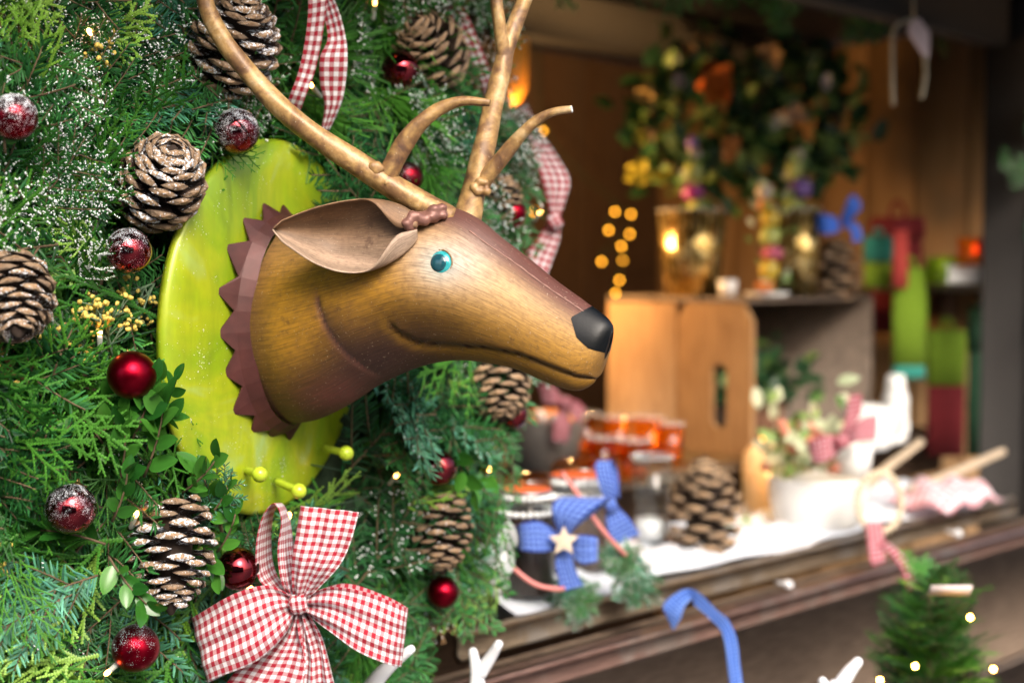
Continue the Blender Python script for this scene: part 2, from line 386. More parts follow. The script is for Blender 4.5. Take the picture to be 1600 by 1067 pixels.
JAW = [(495, 455), (498, 482), (508, 510), (524, 535), (546, 558), (572, 576), (602, 590)]
MOUTH = [(610, 506), (626, 521), (650, 533), (690, 538), (755, 542), (810, 553), (860, 572), (902, 588), (934, 592)]
def lerp(a, c, t): return np.asarray(a)*(1-t)+np.asarray(c)*t
def sstep(a, c, x): t = max(0, min(1, (x-a)/(c-a))); return t*t*(3-2*t)
HALF = {}
def head():
    V, C, UV = [], [], []; nose = np.zeros((ns, nv*2), bool); half = HALF
    tops = [med(s[0], s[1]) for s in sv]; bots = [med(s[2], s[3]) for s in sv]
    for i in range(ns):
        T, B, wd, fr, pw = tops[i], bots[i], sv[i][4], sv[i][5], sv[i][6]; kk = math.log(.5)/math.log(fr)
        for j in range(nv+1):
            v = j/nv; v = .5-.5*math.cos(math.pi*v)
            g = (max(0, math.sin(math.pi*v**kk)))**pw*wd
            c = B+(T-B)*v; p = c+NEAR*g; px, py, _ = proj(p); q = np.array([px, py]); dsp = 0
            dd, s, f = seg_dist(q, JAW); fade = sstep(0, .12, f)*(1-sstep(.75, 1, f))
            if dd < 60: dsp += fade*((-.0025*math.exp(-dd/20) if s < 0 else .0008*math.exp(-dd/9)-.0045*math.exp(-(dd/2.2)**2)))
            dd, s, f = seg_dist(q, MOUTH); fade = sstep(0, .06, f)*(1-sstep(.97, 1, f)*.6)
            if dd < 50: dsp += fade*((-.0055*math.exp(-dd/11) if s > 0 else .0022*math.exp(-dd/16)) - .0045*math.exp(-(dd/2.6)**2))
            # eye socket
            de = math.hypot(px-686, py-411); dsp += -.004*math.exp(-(de/30)**2)
            # cheek swelling, hollow under the ear
            dsp += .006*math.exp(-((px-640)/60)**2-((py-470)/40)**2)
            g2 = max(0, g+dsp*min(1, g/.012)); half[(i, j)] = (c, g2)
            # paint
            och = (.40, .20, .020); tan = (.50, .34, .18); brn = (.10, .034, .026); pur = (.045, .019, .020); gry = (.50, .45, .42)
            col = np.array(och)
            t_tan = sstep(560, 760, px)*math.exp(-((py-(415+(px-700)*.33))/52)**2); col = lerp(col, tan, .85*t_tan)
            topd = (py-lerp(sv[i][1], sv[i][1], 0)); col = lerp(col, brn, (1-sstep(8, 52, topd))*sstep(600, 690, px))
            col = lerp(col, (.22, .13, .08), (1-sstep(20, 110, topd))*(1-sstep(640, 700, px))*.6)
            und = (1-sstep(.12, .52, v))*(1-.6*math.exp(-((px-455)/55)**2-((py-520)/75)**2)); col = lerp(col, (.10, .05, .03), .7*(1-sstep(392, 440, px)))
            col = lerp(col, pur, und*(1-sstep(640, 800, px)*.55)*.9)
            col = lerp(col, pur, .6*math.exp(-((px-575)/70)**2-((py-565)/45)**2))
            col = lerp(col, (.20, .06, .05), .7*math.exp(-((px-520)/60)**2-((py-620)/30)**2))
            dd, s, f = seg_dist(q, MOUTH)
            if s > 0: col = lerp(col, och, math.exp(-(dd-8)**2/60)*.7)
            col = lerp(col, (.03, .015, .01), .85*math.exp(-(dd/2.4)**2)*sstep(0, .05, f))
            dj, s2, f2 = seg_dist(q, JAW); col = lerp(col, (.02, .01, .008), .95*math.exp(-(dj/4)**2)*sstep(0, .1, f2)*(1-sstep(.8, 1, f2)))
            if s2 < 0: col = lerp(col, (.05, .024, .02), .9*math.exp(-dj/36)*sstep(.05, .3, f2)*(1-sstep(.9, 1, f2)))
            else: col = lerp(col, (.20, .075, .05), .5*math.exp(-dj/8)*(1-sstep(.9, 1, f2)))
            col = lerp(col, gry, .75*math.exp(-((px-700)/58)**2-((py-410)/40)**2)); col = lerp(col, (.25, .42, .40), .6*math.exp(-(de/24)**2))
            half[(i, j)] += (col, px, py)
            nb = 893+max(0, (py-497))*.30+max(0, py-528)*.8
            half[(i, j)] += (px-nb-max(0, py-545)*3-max(0, 497-(px-893)*.2-py)*3,)
    ring = 2*nv
    for i in range(ns):
        for k in range(ring):
            j, side = (k, NEAR) if k <= nv else (2*nv-k, bN)
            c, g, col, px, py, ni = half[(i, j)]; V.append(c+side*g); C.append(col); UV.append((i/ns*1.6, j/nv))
    F, FN = [], []
    for i in range(ns-1):
        for k in range(ring):
            f = (i*ring+k, (i+1)*ring+k, (i+1)*ring+(k+1) % ring, i*ring+(k+1) % ring)
            F.append(f)
    F.append(tuple((ns-1)*ring+k for k in range(ring)))
    return np.array(V), F, FN, np.array(C), np.array(UV)
HV, HF, HFN, HC, HUV = head()
def compact(V, F, *arr):
    ids = sorted({i for f in F for i in f}); mp = {k: i for i, k in enumerate(ids)}
    return (V[ids], [tuple(mp[i] for i in f) for f in F])+tuple(a[ids] for a in arr)
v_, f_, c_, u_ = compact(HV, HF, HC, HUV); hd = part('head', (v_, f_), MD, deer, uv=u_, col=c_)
def nose():
    ring, m = 2*nv, 26; V = []; cols = []
    for k in range(ring):
        j = k if k <= nv else 2*nv-k; side = NEAR if k <= nv else bN; i0 = ns-1.0
        for i in range(ns-1, 0, -1):
            s1, s0 = HALF[(i, j)][5], HALF[(i-1, j)][5]
            if s1 <= 0: break
            if s0 <= 0: i0 = i-1+s0/(s0-s1); break
        for q in range(m+1):
            u = i0+(ns-1-i0)*q/m; a = min(int(u), ns-2); t = u-a; c = HALF[(a, j)][0]*(1-t)+HALF[(a+1, j)][0]*t; g = HALF[(a, j)][1]*(1-t)+HALF[(a+1, j)][1]*t; V.append(c+side*g)
    V = np.array(V); keep = [k for k in range(ring)]; cen = V.mean(0)
    V = cen+(V-cen)*1.03; F = [(k*(m+1)+q, k*(m+1)+q+1, ((k+1) % ring)*(m+1)+q+1, ((k+1) % ring)*(m+1)+q) for k in range(ring) for q in range(m)]; F.append(tuple(k*(m+1)+m for k in range(ring)))
    return V, F
v2, f_ = nose()
mn, n, l, b = newmat('black_nose_paint'); b.inputs['Base Color'].default_value = (.002, .003, .004, 1); setp(b, rough=.4, spec=.3, coat=.0)
f = noise(n, l, coords(n, l), 240, 4); bumpn(n, l, b, f, .15, .001); part('nose', (v2, f_), mn, hd)

# weld seam along the nose bridge
seam = [HV[i*2*nv+nv-8]+NEAR*.0002*math.sin(i*1.7) for i in range(122, 206, 3)]
part('weld_seam', tube(seam, [.0011*(1+.45*math.sin(i*2.3)) for i in range(len(seam))], 8), plain('seam_paint', (.26, .14, .11), .45, .3, 200), hd)

# collar with saw teeth
def collar():
    e = np.array([.5, math.cos(math.radians(30)), 0]); nt_ = 18; V, F = [], []; m = nt_*2
    rs = np.random.RandomState(3)
    for k in range(m):
        t = 2*math.pi*(k+rs.uniform(-.18, .18))/m+.05; cs, sn = math.cos(t), math.sin(t); tooth = k % 2 == 0; jj = rs.uniform(.6, 1.25)
        for r, off in ((0, .004), (.40, -.012), (1.05*jj if tooth else .48, -.027 if tooth else -.014)):
            ra = .083+.036*r; rb = .138+.029*r
            V.append(base_c+e*cs*ra+Z*sn*rb+d*off)
    F = [(k*3+q, ((k+1) % m)*3+q, ((k+1) % m)*3+q+1, k*3+q+1) for k in range(m) for q in (0, 1)]
    V = np.array(V); n0 = len(V); V = np.concatenate([V, V-d*.0015]); F2 = [tuple(i+n0 for i in f[::-1]) for f in F]
    rim = [(k*3+2, ((k+1) % m)*3+2, ((k+1) % m)*3+2+n0, k*3+2+n0) for k in range(m)]
    return V, F+F2+rim
part('collar', collar(), plain('maroon_sheet_metal', (.075, .022, .020), .5, .7, 28, metal=.3, bump=.15), deer, smooth=False)

# plaque
def plaque():
    e = np.array([.5, math.cos(math.radians(30)), 0]); seg = 96; V = []; rings = [(0, .006), (.3, .006), (.6, .005), (.85, .003), (.97, .001), (1.0, -.003), (1.0, -.012), (.9, -.014)]
    pc = base_c-d*.03-e*.002+Z*(-.004); ro = math.radians(5)
    for r, off in rings:
        for k in range(seg):
            t = 2*math.pi*k/seg; sn = math.sin(t); sq = 1+.02*math.sin(2*t+.6)
            a_, b_ = math.cos(t)*.210*r*sq, sn*.262*r*sq; V.append(pc+e*(a_*math.cos(ro)+b_*math.sin(ro))+Z*(b_*math.cos(ro)-a_*math.sin(ro))+d*off)
    F = [(i*seg+k, i*seg+(k+1) % seg, (i+1)*seg+(k+1) % seg, (i+1)*seg+k) for i in range(len(rings)-1) for k in range(seg)]
    return np.array(V), F
mp_, n, l, b = newmat('lime_green_enamel'); v = coords(n, l); v3 = coords(n, l, (1, 1, .25)); f = noise(n, l, v, 5.5, 4, .62, .9); g = noise(n, l, v3, 60, 4, .6, .4)
col = ramp(n, l, f, [(.30, (.13, .23, .010)), (.42, (.25, .40, .010)), (.54, (.38, .46, .012)), (.66, (.34, .50, .16))])
col = mix(n, l, ramp(n, l, g, [(.3, .35), (.7, 0)]), col, (.16, .20, .02)); fr = noise(n, l, v, 330, 2); fr2 = noise(n, l, v, 24, 2)
col = mix(n, l, ramp(n, l, math_(n, l, 'ADD', fr, math_(n, l, 'MULTIPLY', fr2, .4)), [(.92, 0), (.95, .9)]), col, (.75, .8, .8))
l.new(col, b.inputs['Base Color']); setp(b, metal=.15, coat=.2, coatr=.2); l.new(ramp(n, l, f, [(.3, .28), (.7, .45)]), b.inputs['Roughness']); bumpn(n, l, b, math_(n, l, 'ADD', f, math_(n, l, 'MULTIPLY', g, .15)), .25, .004)
part('plaque', plaque(), mp_, deer)
mk = plain('lime_knob', (.42, .55, .03), .3, .2, 60, coat=.3)
for kx, ky, sx, sy, D in ((541, 708, 508, 700, 1.98), (467, 767, 432, 752, 1.90), (406, 741, 385, 735, 1.86)):
    o_ = part('peg', tube(spline([P(sx, sy, D+.06), P((sx+kx)/2, (sy+ky)/2, D+.03), P(kx, ky, D)], 8), .0055, 10), mk, deer)
    part('knob', ball(P(kx, ky, D), .0105, 20, 12), mk, o_)

# ears
def ear(mirror=False):
    V, C, F = [], [], []; nx, na = 48, 28
    for i in range(nx+1):
        s = i/nx                                # 0 = apex (right), 1 = tip (left)
        px = 652-(652-426)*s
        ry = 8+46*math.sin(math.pi*min(1, s**.82))**.85*(1 if s > .02 else 1) if s < 1 else 0
        ry = 7*(1-s)+ry*.98-7*(1-s)*.0; ry *= (1-sstep(.93, 1, s)*.55)
        yc = 357+14*math.sin(math.pi*s*.9)**1.2-2*s
        al = math.radians(175-85*sstep(.1, .42, s)-26*sstep(.6, 1, s))
        rd = (.007+.036*sstep(.05, .6, s))*(1-.45*sstep(.6, 1, s))
        Dc = 1.762-.020*s
        for k in range(na+1):
            a = -al+2*al*k/na
            p = P(px, yc+ry*math.sin(a), Dc+rd*math.cos(a))
            if mirror: p = p-2*bN*((p-M0)@bN)-Z*.012
            V.append(p); inner = .4+.6*abs(k/na-.5)*2
            tt = k/na; C.append(lerp((.20, .115, .06), (.40, .29, .21), sstep(.35, .9, tt))*(.9+.2*math.sin(k*.9+s*3)) if True else 0)
    W = na+1; F = [(i*W+k, i*W+k+1, (i+1)*W+k+1, (i+1)*W+k) for i in range(nx) for k in range(na)]
    V = np.array(V); uv = np.array([((i/nx)*.7, (k/na)*.8) for i in range(nx+1) for k in range(W)])
    return V, F, np.array(C), uv
for mr in (False, True):
    v_, f_, c_, u_ = ear(mr); e_ = part('ear', (v_, f_), MD, deer, uv=u_, col=c_)
    so_ = e_.modifiers.new('thick', 'SOLIDIFY'); so_.thickness = .0018; so_.offset = 0
# weld lumps
def lumps(pts):
    return join([ball(P(x, y, D), r, 12, 8, sz=rnd.uniform(.7, 1.1)) for x, y, D, r in pts])
WL = []
for i in range(26):
    t = i/25; WL.append((632+t*62+rnd.uniform(-5, 5), 352-24*t+rnd.uniform(-8, 9), 1.757+.02*t+rnd.uniform(-.004, .004), rnd.uniform(.006, .0095)))
def vcol(VF, c, c2=None, var=.15, seed=1):
    rs = np.random.RandomState(seed); V = VF[0]; t = rs.rand(len(V), 1)*var; return np.clip(np.array(c)*(1-t)+np.array(c2 or c)*t, 0, 1)
lw = lumps(WL); mw = plain('weld_paint', (.20, .095, .075), .45, .35, 120, metal=.3, bump=.4); wo_ = part('weld', lw, mw, deer); rm = wo_.modifiers.new('merge', 'REMESH'); rm.mode = 'VOXEL'; rm.voxel_size = .0016; rm.use_smooth_shade = True; sm_ = wo_.modifiers.new('soft', 'SMOOTH'); sm_.iterations = 14; sm_.factor = .6

# eye
ec = P(686, 411, 1.0); 
def head_surface(px, py):   # nearest head vertex to that pixel on the near side
    pr = (HV-EYE); D = pr@FW; X = (pr@RT)/D*FPX+800; Y = 533.5-(pr@UP)/D*FPX
    m = np.hypot(X-px, Y-py); m[(HV-M0)@bN > 0] = 1e9; k = m.argmin(); return HV[k], D[k]
ep, eD = head_surface(686, 411); en = nz(NEAR*1.0+Z*.12+d*.10); ec = P(686, 411, eD)-en*.004
def cap(c, n_, r, h, seg=32, rings=8): return lathe([(r*math.cos(math.pi/2*i/rings) if i < rings else 1e-6, h*math.sin(math.pi/2*i/rings)) for i in range(rings+1)], c, seg, n_)
eo = part('eye', cap(ec, en, .0158, .0085), plain('turquoise_eye', (.03, .33, .36), .12, .5, 260, coat=1, coatr=.03), deer)
part('iris', cap(ec+en*.0056, en, .0112, .0038), plain('dark_teal_iris', (.012, .075, .10), .08, .3, 100, coat=1, coatr=.02), eo)
part('eye_rim', tube([ec+en*.001+.0166*(math.cos(t)*nz(np.cross(en, Z))+math.sin(t)*nz(np.cross(en, np.cross(en, Z)))) for t in np.linspace(0, 2*math.pi, 40)], [.0011+.0006*math.sin(t*3) for t in range(40)], 8), plain('eye_rim_paint', (.20, .13, .06), .5, .3, 200), eo)

# antlers
def soft_weld(name, vf, mat, parent):
    o_ = part(name, vf, mat, parent); r_ = o_.modifiers.new('merge', 'REMESH'); r_.mode = 'VOXEL'; r_.voxel_size = .0015; r_.use_smooth_shade = True
    s_ = o_.modifiers.new('soft', 'SMOOTH'); s_.iterations = 10; s_.factor = .6; return o_
def antler_mat():
    m, n, l, b = newmat('antler_paint'); v = coords(n, l); f = noise(n, l, v, 26, 5, .6, .6); g = noise(n, l, v, 130, 4, .6)
    col = ramp(n, l, f, [(.32, (.10, .05, .03)), (.44, (.24, .13, .055)), (.55, (.44, .27, .10)), (.67, (.56, .41, .22))])
    col = mix(n, l, ramp(n, l, g, [(.35, .4), (.6, 0)]), col, (.09, .05, .03)); h = noise(n, l, v, 330, 2)
    col = mix(n, l, ramp(n, l, h, [(.70, 0), (.74, .6)]), col, (.6, .55, .45)); l.new(col, b.inputs['Base Color'])
    setp(b, metal=.08, rough=.46, coat=.08); bumpn(n, l, b, math_(n, l, 'ADD', f, math_(n, l, 'MULTIPLY', g, .5)), .45, .002); return m
MA = antler_mat(); mcut = plain('cut_tube_rim', (.6, .6, .58), .4, .1, 100)
def stroke(pts, n=60, hollow=False, bump=.05, seed=1, seg=20):
    s = spline(pts, n); W = np.array([P(q[0], q[1], q[2]) for q in s]); R = np.array([q[3]*q[2]/FPX for q in s]); return tube(W, R, seg, hollow, bump, seed)
an = part('antler', stroke([(700, 343, 1.80, 22), (664, 322, 1.79, 21), (610, 290, 1.785, 20), (560, 257, 1.78, 19), (510, 224, 1.775, 18), (460, 187, 1.77, 17), (420, 150, 1.765, 16.5), (385, 110, 1.76, 15.5), (352, 68, 1.755, 14.5), (330, 28, 1.75, 14), (316, -15, 1.745, 13), (308, -60, 1.74, 11), (310, -100, 1.74, 7)], 90, False, .05, 2), MA, deer)
part('tine', stroke([(600, 285, 1.785, 17), (614, 258, 1.78, 16), (633, 222, 1.775, 15), (660, 190, 1.77, 12.5), (692, 168, 1.768, 10), (725, 158, 1.765, 8), (766, 161, 1.762, 5.5)], 60, True, .05, 3), MA, an)
soft_weld('weld', join([ball(P(592+rnd.uniform(-14, 16), 272+rnd.uniform(-12, 14), 1.772), rnd.uniform(.004, .008), 10, 7) for _ in range(9)]), MA, an)
an2 = part('antler', stroke([(728, 352, 1.875, 22), (738, 310, 1.88, 20), (748, 265, 1.885, 18.5), (760, 215, 1.89, 17), (772, 160, 1.895, 16), (784, 110, 1.90, 15), (792, 72, 1.905, 13.5), (806, 35, 1.91, 12.5), (820, 0, 1.915, 12), (836, -45, 1.92, 8)], 80, False, .05, 5), MA, deer)
part('tine', stroke([(788, 95, 1.90, 11), (783, 55, 1.895, 10.5), (777, 15, 1.89, 10), (770, -40, 1.885, 7)], 40, False, .05, 6), MA, an2)
t2 = part('tine', stroke([(742, 300, 1.88, 14), (765, 270, 1.875, 13.5), (792, 238, 1.865, 11.5), (818, 207, 1.855, 9.5), (842, 186, 1.85, 8), (866, 175, 1.845, 6.5), (893, 171, 1.84, 5.6)], 60, True, .05, 7), MA, an2)
pe = P(893, 171, 1.84); tn = nz(P(893, 171, 1.84)-P(866, 175, 1.845)); xa = nz(np.cross(tn, Z)); ya = np.cross(tn, xa)
part('cut_end', tube([pe+.0037*(math.cos(t)*xa+math.sin(t)*ya) for t in np.linspace(0, 2*math.pi, 24)], .0011, 8), mcut, t2)
soft_weld('weld', join([ball(P(752+rnd.uniform(-12, 12), 292+rnd.uniform(-12, 12), 1.865), rnd.uniform(.004, .007), 10, 7) for _ in range(8)]), MA, an2)

# ------------------------------------------------------------------ garland meshes
class MB:
    def __init__(s): s.V, s.F, s.C, s.I = [], [], [], []
    def add(s, V, F, c, mi=0):
        n = len(s.V); s.V += [tuple(v) for v in V]; s.F += [tuple(i+n for i in f) for f in F]
        s.C += ([tuple(c)]*len(V) if np.ndim(c) == 1 else [tuple(q) for q in c]); s.I += [mi]*len(F)
    def build(s, name, mats): return mesh(name, s.V, s.F, mats, s.I, True, None, np.array(s.C))
def blade(mb, p, dr, nrm, ln, wd, c, mi=0, bend=.0):
    dr = nz(dr); x = nz(np.cross(dr, nrm)); nn = np.cross(x, dr); m = p+dr*ln*.5+nn*bend*ln*.5; e = p+dr*ln+nn*bend*ln*-.2
    V = [p-x*wd*.35, p+x*wd*.35, m-x*wd*.5-nn*wd*.18, m+nn*wd*.14, m+x*wd*.5-nn*wd*.18, e-x*wd*.14, e+x*wd*.14]
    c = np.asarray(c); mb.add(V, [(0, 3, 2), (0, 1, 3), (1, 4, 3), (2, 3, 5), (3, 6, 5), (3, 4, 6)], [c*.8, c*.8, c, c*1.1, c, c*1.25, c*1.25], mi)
TET = np.array([(1, 1, 1), (1, -1, -1), (-1, 1, -1), (-1, -1, 1)])*.6
def flake(mb, p, s, mi, rs):
    V = p+TET*s*(.6+.8*rs.rand(4, 3)); mb.add(V, [(0, 1, 2), (0, 3, 1), (0, 2, 3), (1, 3, 2)], (1, 1, 1), mi)
def twig(mb, pts, r0, r1, mi, seg=4):
    V, F = tube(pts, np.linspace(r0, r1, len(pts)), seg); mb.add(V, F, (1, 1, 1), mi)
def curve2(rs, ln, bend, n=7, droop=.0):
    y = np.linspace(0, ln, n); k = rs.uniform(-bend, bend); return np.stack([k*(y/ln)**2*ln, y, -droop*(y/ln)**2*ln], 1)
def along(pts, t):
    u = t*(len(pts)-1); i = min(int(u), len(pts)-2); f = u-i; return pts[i]*(1-f)+pts[i+1]*f, nz(pts[i+1]-pts[i])
def fir_mesh(seed, frost=0, nl=.024, L=.17, mat='fir', spread=62):
    rs = np.random.RandomState(seed); mb = MB(); br = [(curve2(rs, L, .18), 1.0)]
    for k in range(7):
        t = .12+.11*k; p, dr = along(br[0][0], t); s = 1 if k % 2 else -1; l2 = L*(.60-.38*t)*rs.uniform(.8, 1.15)
        a = math.radians(rs.uniform(40, 58)); dv = nz([s*math.sin(a), math.cos(a), rs.uniform(-.12, .18)]); u = np.linspace(0, l2, 5)[:, None]
        br.append((p+dv*u+np.array([0, .12, 0])*(u/l2)**2*l2, .85))
    for pts, sc_ in br:
        ln = np.linalg.norm(pts[-1]-pts[0]); twig(mb, pts, .0017*sc_, .0009, 1); n = int(ln/.0024)
        for i in range(n):
            t = (i+rs.rand())/n; p, dr = along(pts, t); s = 1 if rs.rand() < .5 else -1
            side = nz(np.cross(dr, [0, 0, 1]))*s; a = math.radians(spread*(1-.45*t**3)+rs.uniform(-13, 13)); lift = rs.uniform(-.22, .55)
            dv = nz(dr*math.cos(a)+side*math.sin(a)+np.array([0, 0, lift])); le = nl*sc_*(1-.35*t**4)*rs.uniform(.75, 1.1)
            c = np.array([1, 1, 1])*rs.uniform(.45, 1.55)
            if rs.rand() < .12: c = c*np.array([1.3, 1.25, 1.6])
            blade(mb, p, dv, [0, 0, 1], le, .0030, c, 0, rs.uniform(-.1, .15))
            if frost and rs.rand() < frost:
                for _ in range(rs.randint(1, 4)): flake(mb, p+dv*le*rs.uniform(.2, 1)+np.array([0, 0, .0008]), rs.uniform(.0011, .0023), 2, rs)
    return mb.build('fir_sprig', [M_[mat], M_['twig'], M_['frost']])
def scaly(mb, pts, w0, w1, c, rs, mi=0, step=.0038):
    """flat overlapping scale leaves along a branchlet: serrated ribbon with a ridge"""
    ln = sum(np.linalg.norm(pts[i+1]-pts[i]) for i in range(len(pts)-1)); n = max(3, int(ln/step)); V = []; C = []
    for i in range(2*n+1):
        t = i/(2*n); p, dr = along(pts, min(t, .999)); x = nz(np.cross(dr, [0, 0, 1])); w_ = (w0*(1-t)+w1*t)*(1.0 if i % 2 else .48); w_ *= (0.2 if i == 2*n else 1)
        off = dr*(step*.3 if i % 2 else 0); V += [p-x*w_+off, p+np.array([0, 0, w_*.45]), p+x*w_+off]; q = c*(1.2 if i % 2 else .75)*rs.uniform(.9, 1.1); C += [q, q*.9, q]
    F = []
    for i in range(2*n):
        a = i*3; F += [(a, a+1, a+4, a+3), (a+1, a+2, a+5, a+4)]
    mb.add(V, F, C, mi)
def cedar_mesh(seed, frost=0, L=.17, mat='cedar', loose=1.0, wd=.0027):
    rs = np.random.RandomState(seed); mb = MB(); main = curve2(rs, L, .25, 8, .15); one = np.ones(3)
    scaly(mb, main, wd*1.2, wd*.8, one*.9, rs); n = 11
    for k in range(n):
        t = .12+.86*k/n; p, dr = along(main, t); s = 1 if k % 2 else -1; l2 = L*(.50*(1-t)**.7+.10)*rs.uniform(.75, 1.15); a = math.radians(rs.uniform(34, 50)*loose)
        side = nz(np.cross(dr, [0, 0, 1]))*s; dv = nz(dr*math.cos(a)+side*math.sin(a)+np.array([0, 0, rs.uniform(-.15, .2)]))
        u = np.linspace(0, 1, 5)[:, None]; sub = p+dv*u*l2+dr*(u**2)*l2*.18; cc = one*rs.uniform(.75, 1.2); scaly(mb, sub, wd, wd*.6, cc, rs)
        m2 = max(2, int(l2/.0125))
        for j in range(m2):
            t2 = (j+.6)/(m2+.4); q, dr2 = along(sub, t2); s2 = 1 if j % 2 else -1; sd = nz(np.cross(dr2, [0, 0, 1]))*s2; a2 = math.radians(rs.uniform(32, 48)*loose)
            dv2 = nz(dr2*math.cos(a2)+sd*math.sin(a2)+np.array([0, 0, rs.uniform(-.2, .25)])); l3 = l2*(.42*(1-t2)+.12)*rs.uniform(.7, 1.2); l3 = max(l3, .009)
            s3 = q+dv2*np.linspace(0, 1, 3)[:, None]*l3; scaly(mb, s3, wd*.85, wd*.5, cc*rs.uniform(.9, 1.25), rs)
            if frost:
                for _ in range(int(frost*l3/.0010)): flake(mb, q+dv2*l3*rs.rand()+np.array([rs.uniform(-.0012, .0017), 0, .0011]), rs.uniform(.0011, .0023), 2, rs)
    return mb.build('cedar_frond', [M_[mat], M_['twig'], M_['frost']])
OCT = np.array([(1, 0, 0), (-1, 0, 0), (0, 1, 0), (0, -1, 0), (0, 0, 1), (0, 0, -1)], float); OF = [(0, 2, 4), (2, 1, 4), (1, 3, 4), (3, 0, 4), (2, 0, 5), (1, 2, 5), (3, 1, 5), (0, 3, 5)]
def bud(mb, p, r, mi, rs):
    V, F = ball((0, 0, 0), r, 6, 4, sz=1.3); mb.add(V@np.linalg.qr(rs.randn(3, 3))[0]+p, F, (1, 1, 1), mi)
def juniper_mesh(seed, buds=1.0, L=.12):
    rs = np.random.RandomState(seed); mb = MB()
    def grow(p, dv, ln, dep, r):
        u = np.linspace(0, 1, 5)[:, None]; side = nz(rs.randn(3)*np.array([1, .3, .6])); pts = p+dv*u*ln+side*(u**2)*ln*.16; twig(mb, pts, r, r*.7, 0, 4)
        if dep == 0:
            if rs.rand() < buds: bud(mb, pts[-1], rs.uniform(.0026, .0036), 1, rs)
            return
        for k in range(rs.randint(3, 6)):
            t = rs.uniform(.25, 1); q, dr = along(pts, min(t, .99)); dv2 = nz(dr+rs.randn(3)*np.array([.55, .25, .45])); grow(q, dv2, ln*rs.uniform(.42, .62), dep-1, r*.82)
    for k in range(4): grow(np.zeros(3), nz([rs.uniform(-.5, .5), 1, rs.uniform(-.1, .5)]), L*rs.uniform(.4, .55), 2, .0017)
    return mb.build('juniper_sprig', [M_['jun'], M_['bud']])
def pine_mesh(seed, L=.11, n=120, mat='cedar'):
    rs = np.random.RandomState(seed); mb = MB(); pts = curve2(rs, L*.8, .2); twig(mb, pts, .0022, .0012, 1)
    for i in range(n):
        t = rs.uniform(.1, 1); p, dr = along(pts, min(t, .99)); dv = nz(dr*1.0+rs.randn(3)*np.array([.55, .2, .4])); le = L*rs.uniform(.55, .9)
        u = np.linspace(0, 1, 4)[:, None]; q = p+dv*u*le+nz(rs.randn(3))*(u**2)*le*.12; x = nz(np.cross(dv, [0, 0, 1]))*.0010; nn = np.array([0, 0, .0006])
        V = np.concatenate([q-x, q+nn, q+x]); F = [(k, k+1, k+5, k+4) for k in range(3)]+[(k+4, k+5, k+9, k+8) for k in range(3)]; mb.add(V, F, np.ones(3)*rs.uniform(.6, 1.35), 0)
    return mb.build('pine_sprig', [M_[mat], M_['twig']])
def leaf_mesh(name='leaf', mat='box', L=.03, wd=.0165, cup=.12, veins=True):
    V, C, F = [], [], []; nl_, nw = 8, 4
    for i in range(nl_+1):
        t = i/nl_; w_ = wd*.5*(math.sin(math.pi*(t**.85))**.62 if 0 < t < 1 else .06)
        for j in range(nw+1):
            s = j/nw*2-1; V.append((s*w_, t*L, cup*L*(abs(s)**1.5)*.35*(w_/(wd*.5))-cup*L*.5*(t-.4)**2*2)); q = .8+.4*abs(s)+(.3 if j == nw//2 else 0); C.append((q, q, q))
    F = [(i*(nw+1)+j, i*(nw+1)+j+1, (i+1)*(nw+1)+j+1, (i+1)*(nw+1)+j) for i in range(nl_) for j in range(nw)]
    return mesh(name, V, F, M_[mat], None, True, None, np.array(C))
KINDS = {
 'fir': [fir_mesh(i, 0) for i in range(4)], 'firf': [fir_mesh(20+i, .34) for i in range(4)], 'firff': [fir_mesh(120+i, 1.0) for i in range(3)],
 'firb': [fir_mesh(40+i, .03, .026, .15, 'firblue', 52) for i in range(2)],
 'ced': [cedar_mesh(i) for i in range(4)], 'cedb': [cedar_mesh(30+i, 0, .13, 'cedarb', .9, .0031) for i in range(3)], 'cedf': [cedar_mesh(50+i, .42, .15, 'cedar') for i in range(3)],
 'cedl': [cedar_mesh(70+i, 0, .20, 'cedar', .7, .0018) for i in range(3)], 'brn': [cedar_mesh(90+i, .2, .12, 'brown', .8, .0022) for i in range(2)], 'jun': [juniper_mesh(i) for i in range(4)], 'pine': [pine_mesh(i) for i in range(3)]}
NAMES = {'fir': 'fir_sprig', 'firf': 'fir_sprig', 'firff': 'fir_sprig', 'firb': 'fir_sprig', 'ced': 'cedar_frond', 'cedb': 'cedar_frond', 'cedf': 'cedar_frond', 'cedl': 'cedar_frond', 'brn': 'cedar_frond', 'jun': 'juniper_sprig', 'pine': 'pine_sprig'}
LEAF = leaf_mesh()

gar = empty('evergreen_garland', 'thick mixed evergreen garland of fir, cedar, juniper and boxwood behind the deer head', 'garland', S(-.8, .02, 0))
def Dsurf(px): return 2.33/(1-(px-800)/FPX)
# right-hand outline of the greenery (y -> px)
OUT = [(-60, 738), (60, 742), (130, 765), (200, 795), (300, 800), (360, 788), (480, 800), (600, 815), (680, 785), (760, 762), (850, 770), (930, 762), (985, 715), (1010, 655), (1120, 640)]
def xmax(py): return np.interp(py, [o[0] for o in OUT], [o[1] for o in OUT])
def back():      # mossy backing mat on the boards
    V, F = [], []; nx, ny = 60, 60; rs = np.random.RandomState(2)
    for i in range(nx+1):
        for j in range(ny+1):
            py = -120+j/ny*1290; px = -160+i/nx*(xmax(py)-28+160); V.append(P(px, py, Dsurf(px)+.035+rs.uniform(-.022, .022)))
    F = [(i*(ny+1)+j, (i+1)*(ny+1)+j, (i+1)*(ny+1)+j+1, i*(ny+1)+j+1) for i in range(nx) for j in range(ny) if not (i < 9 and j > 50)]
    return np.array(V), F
part('moss_backing', back(), M_['moss'], gar)

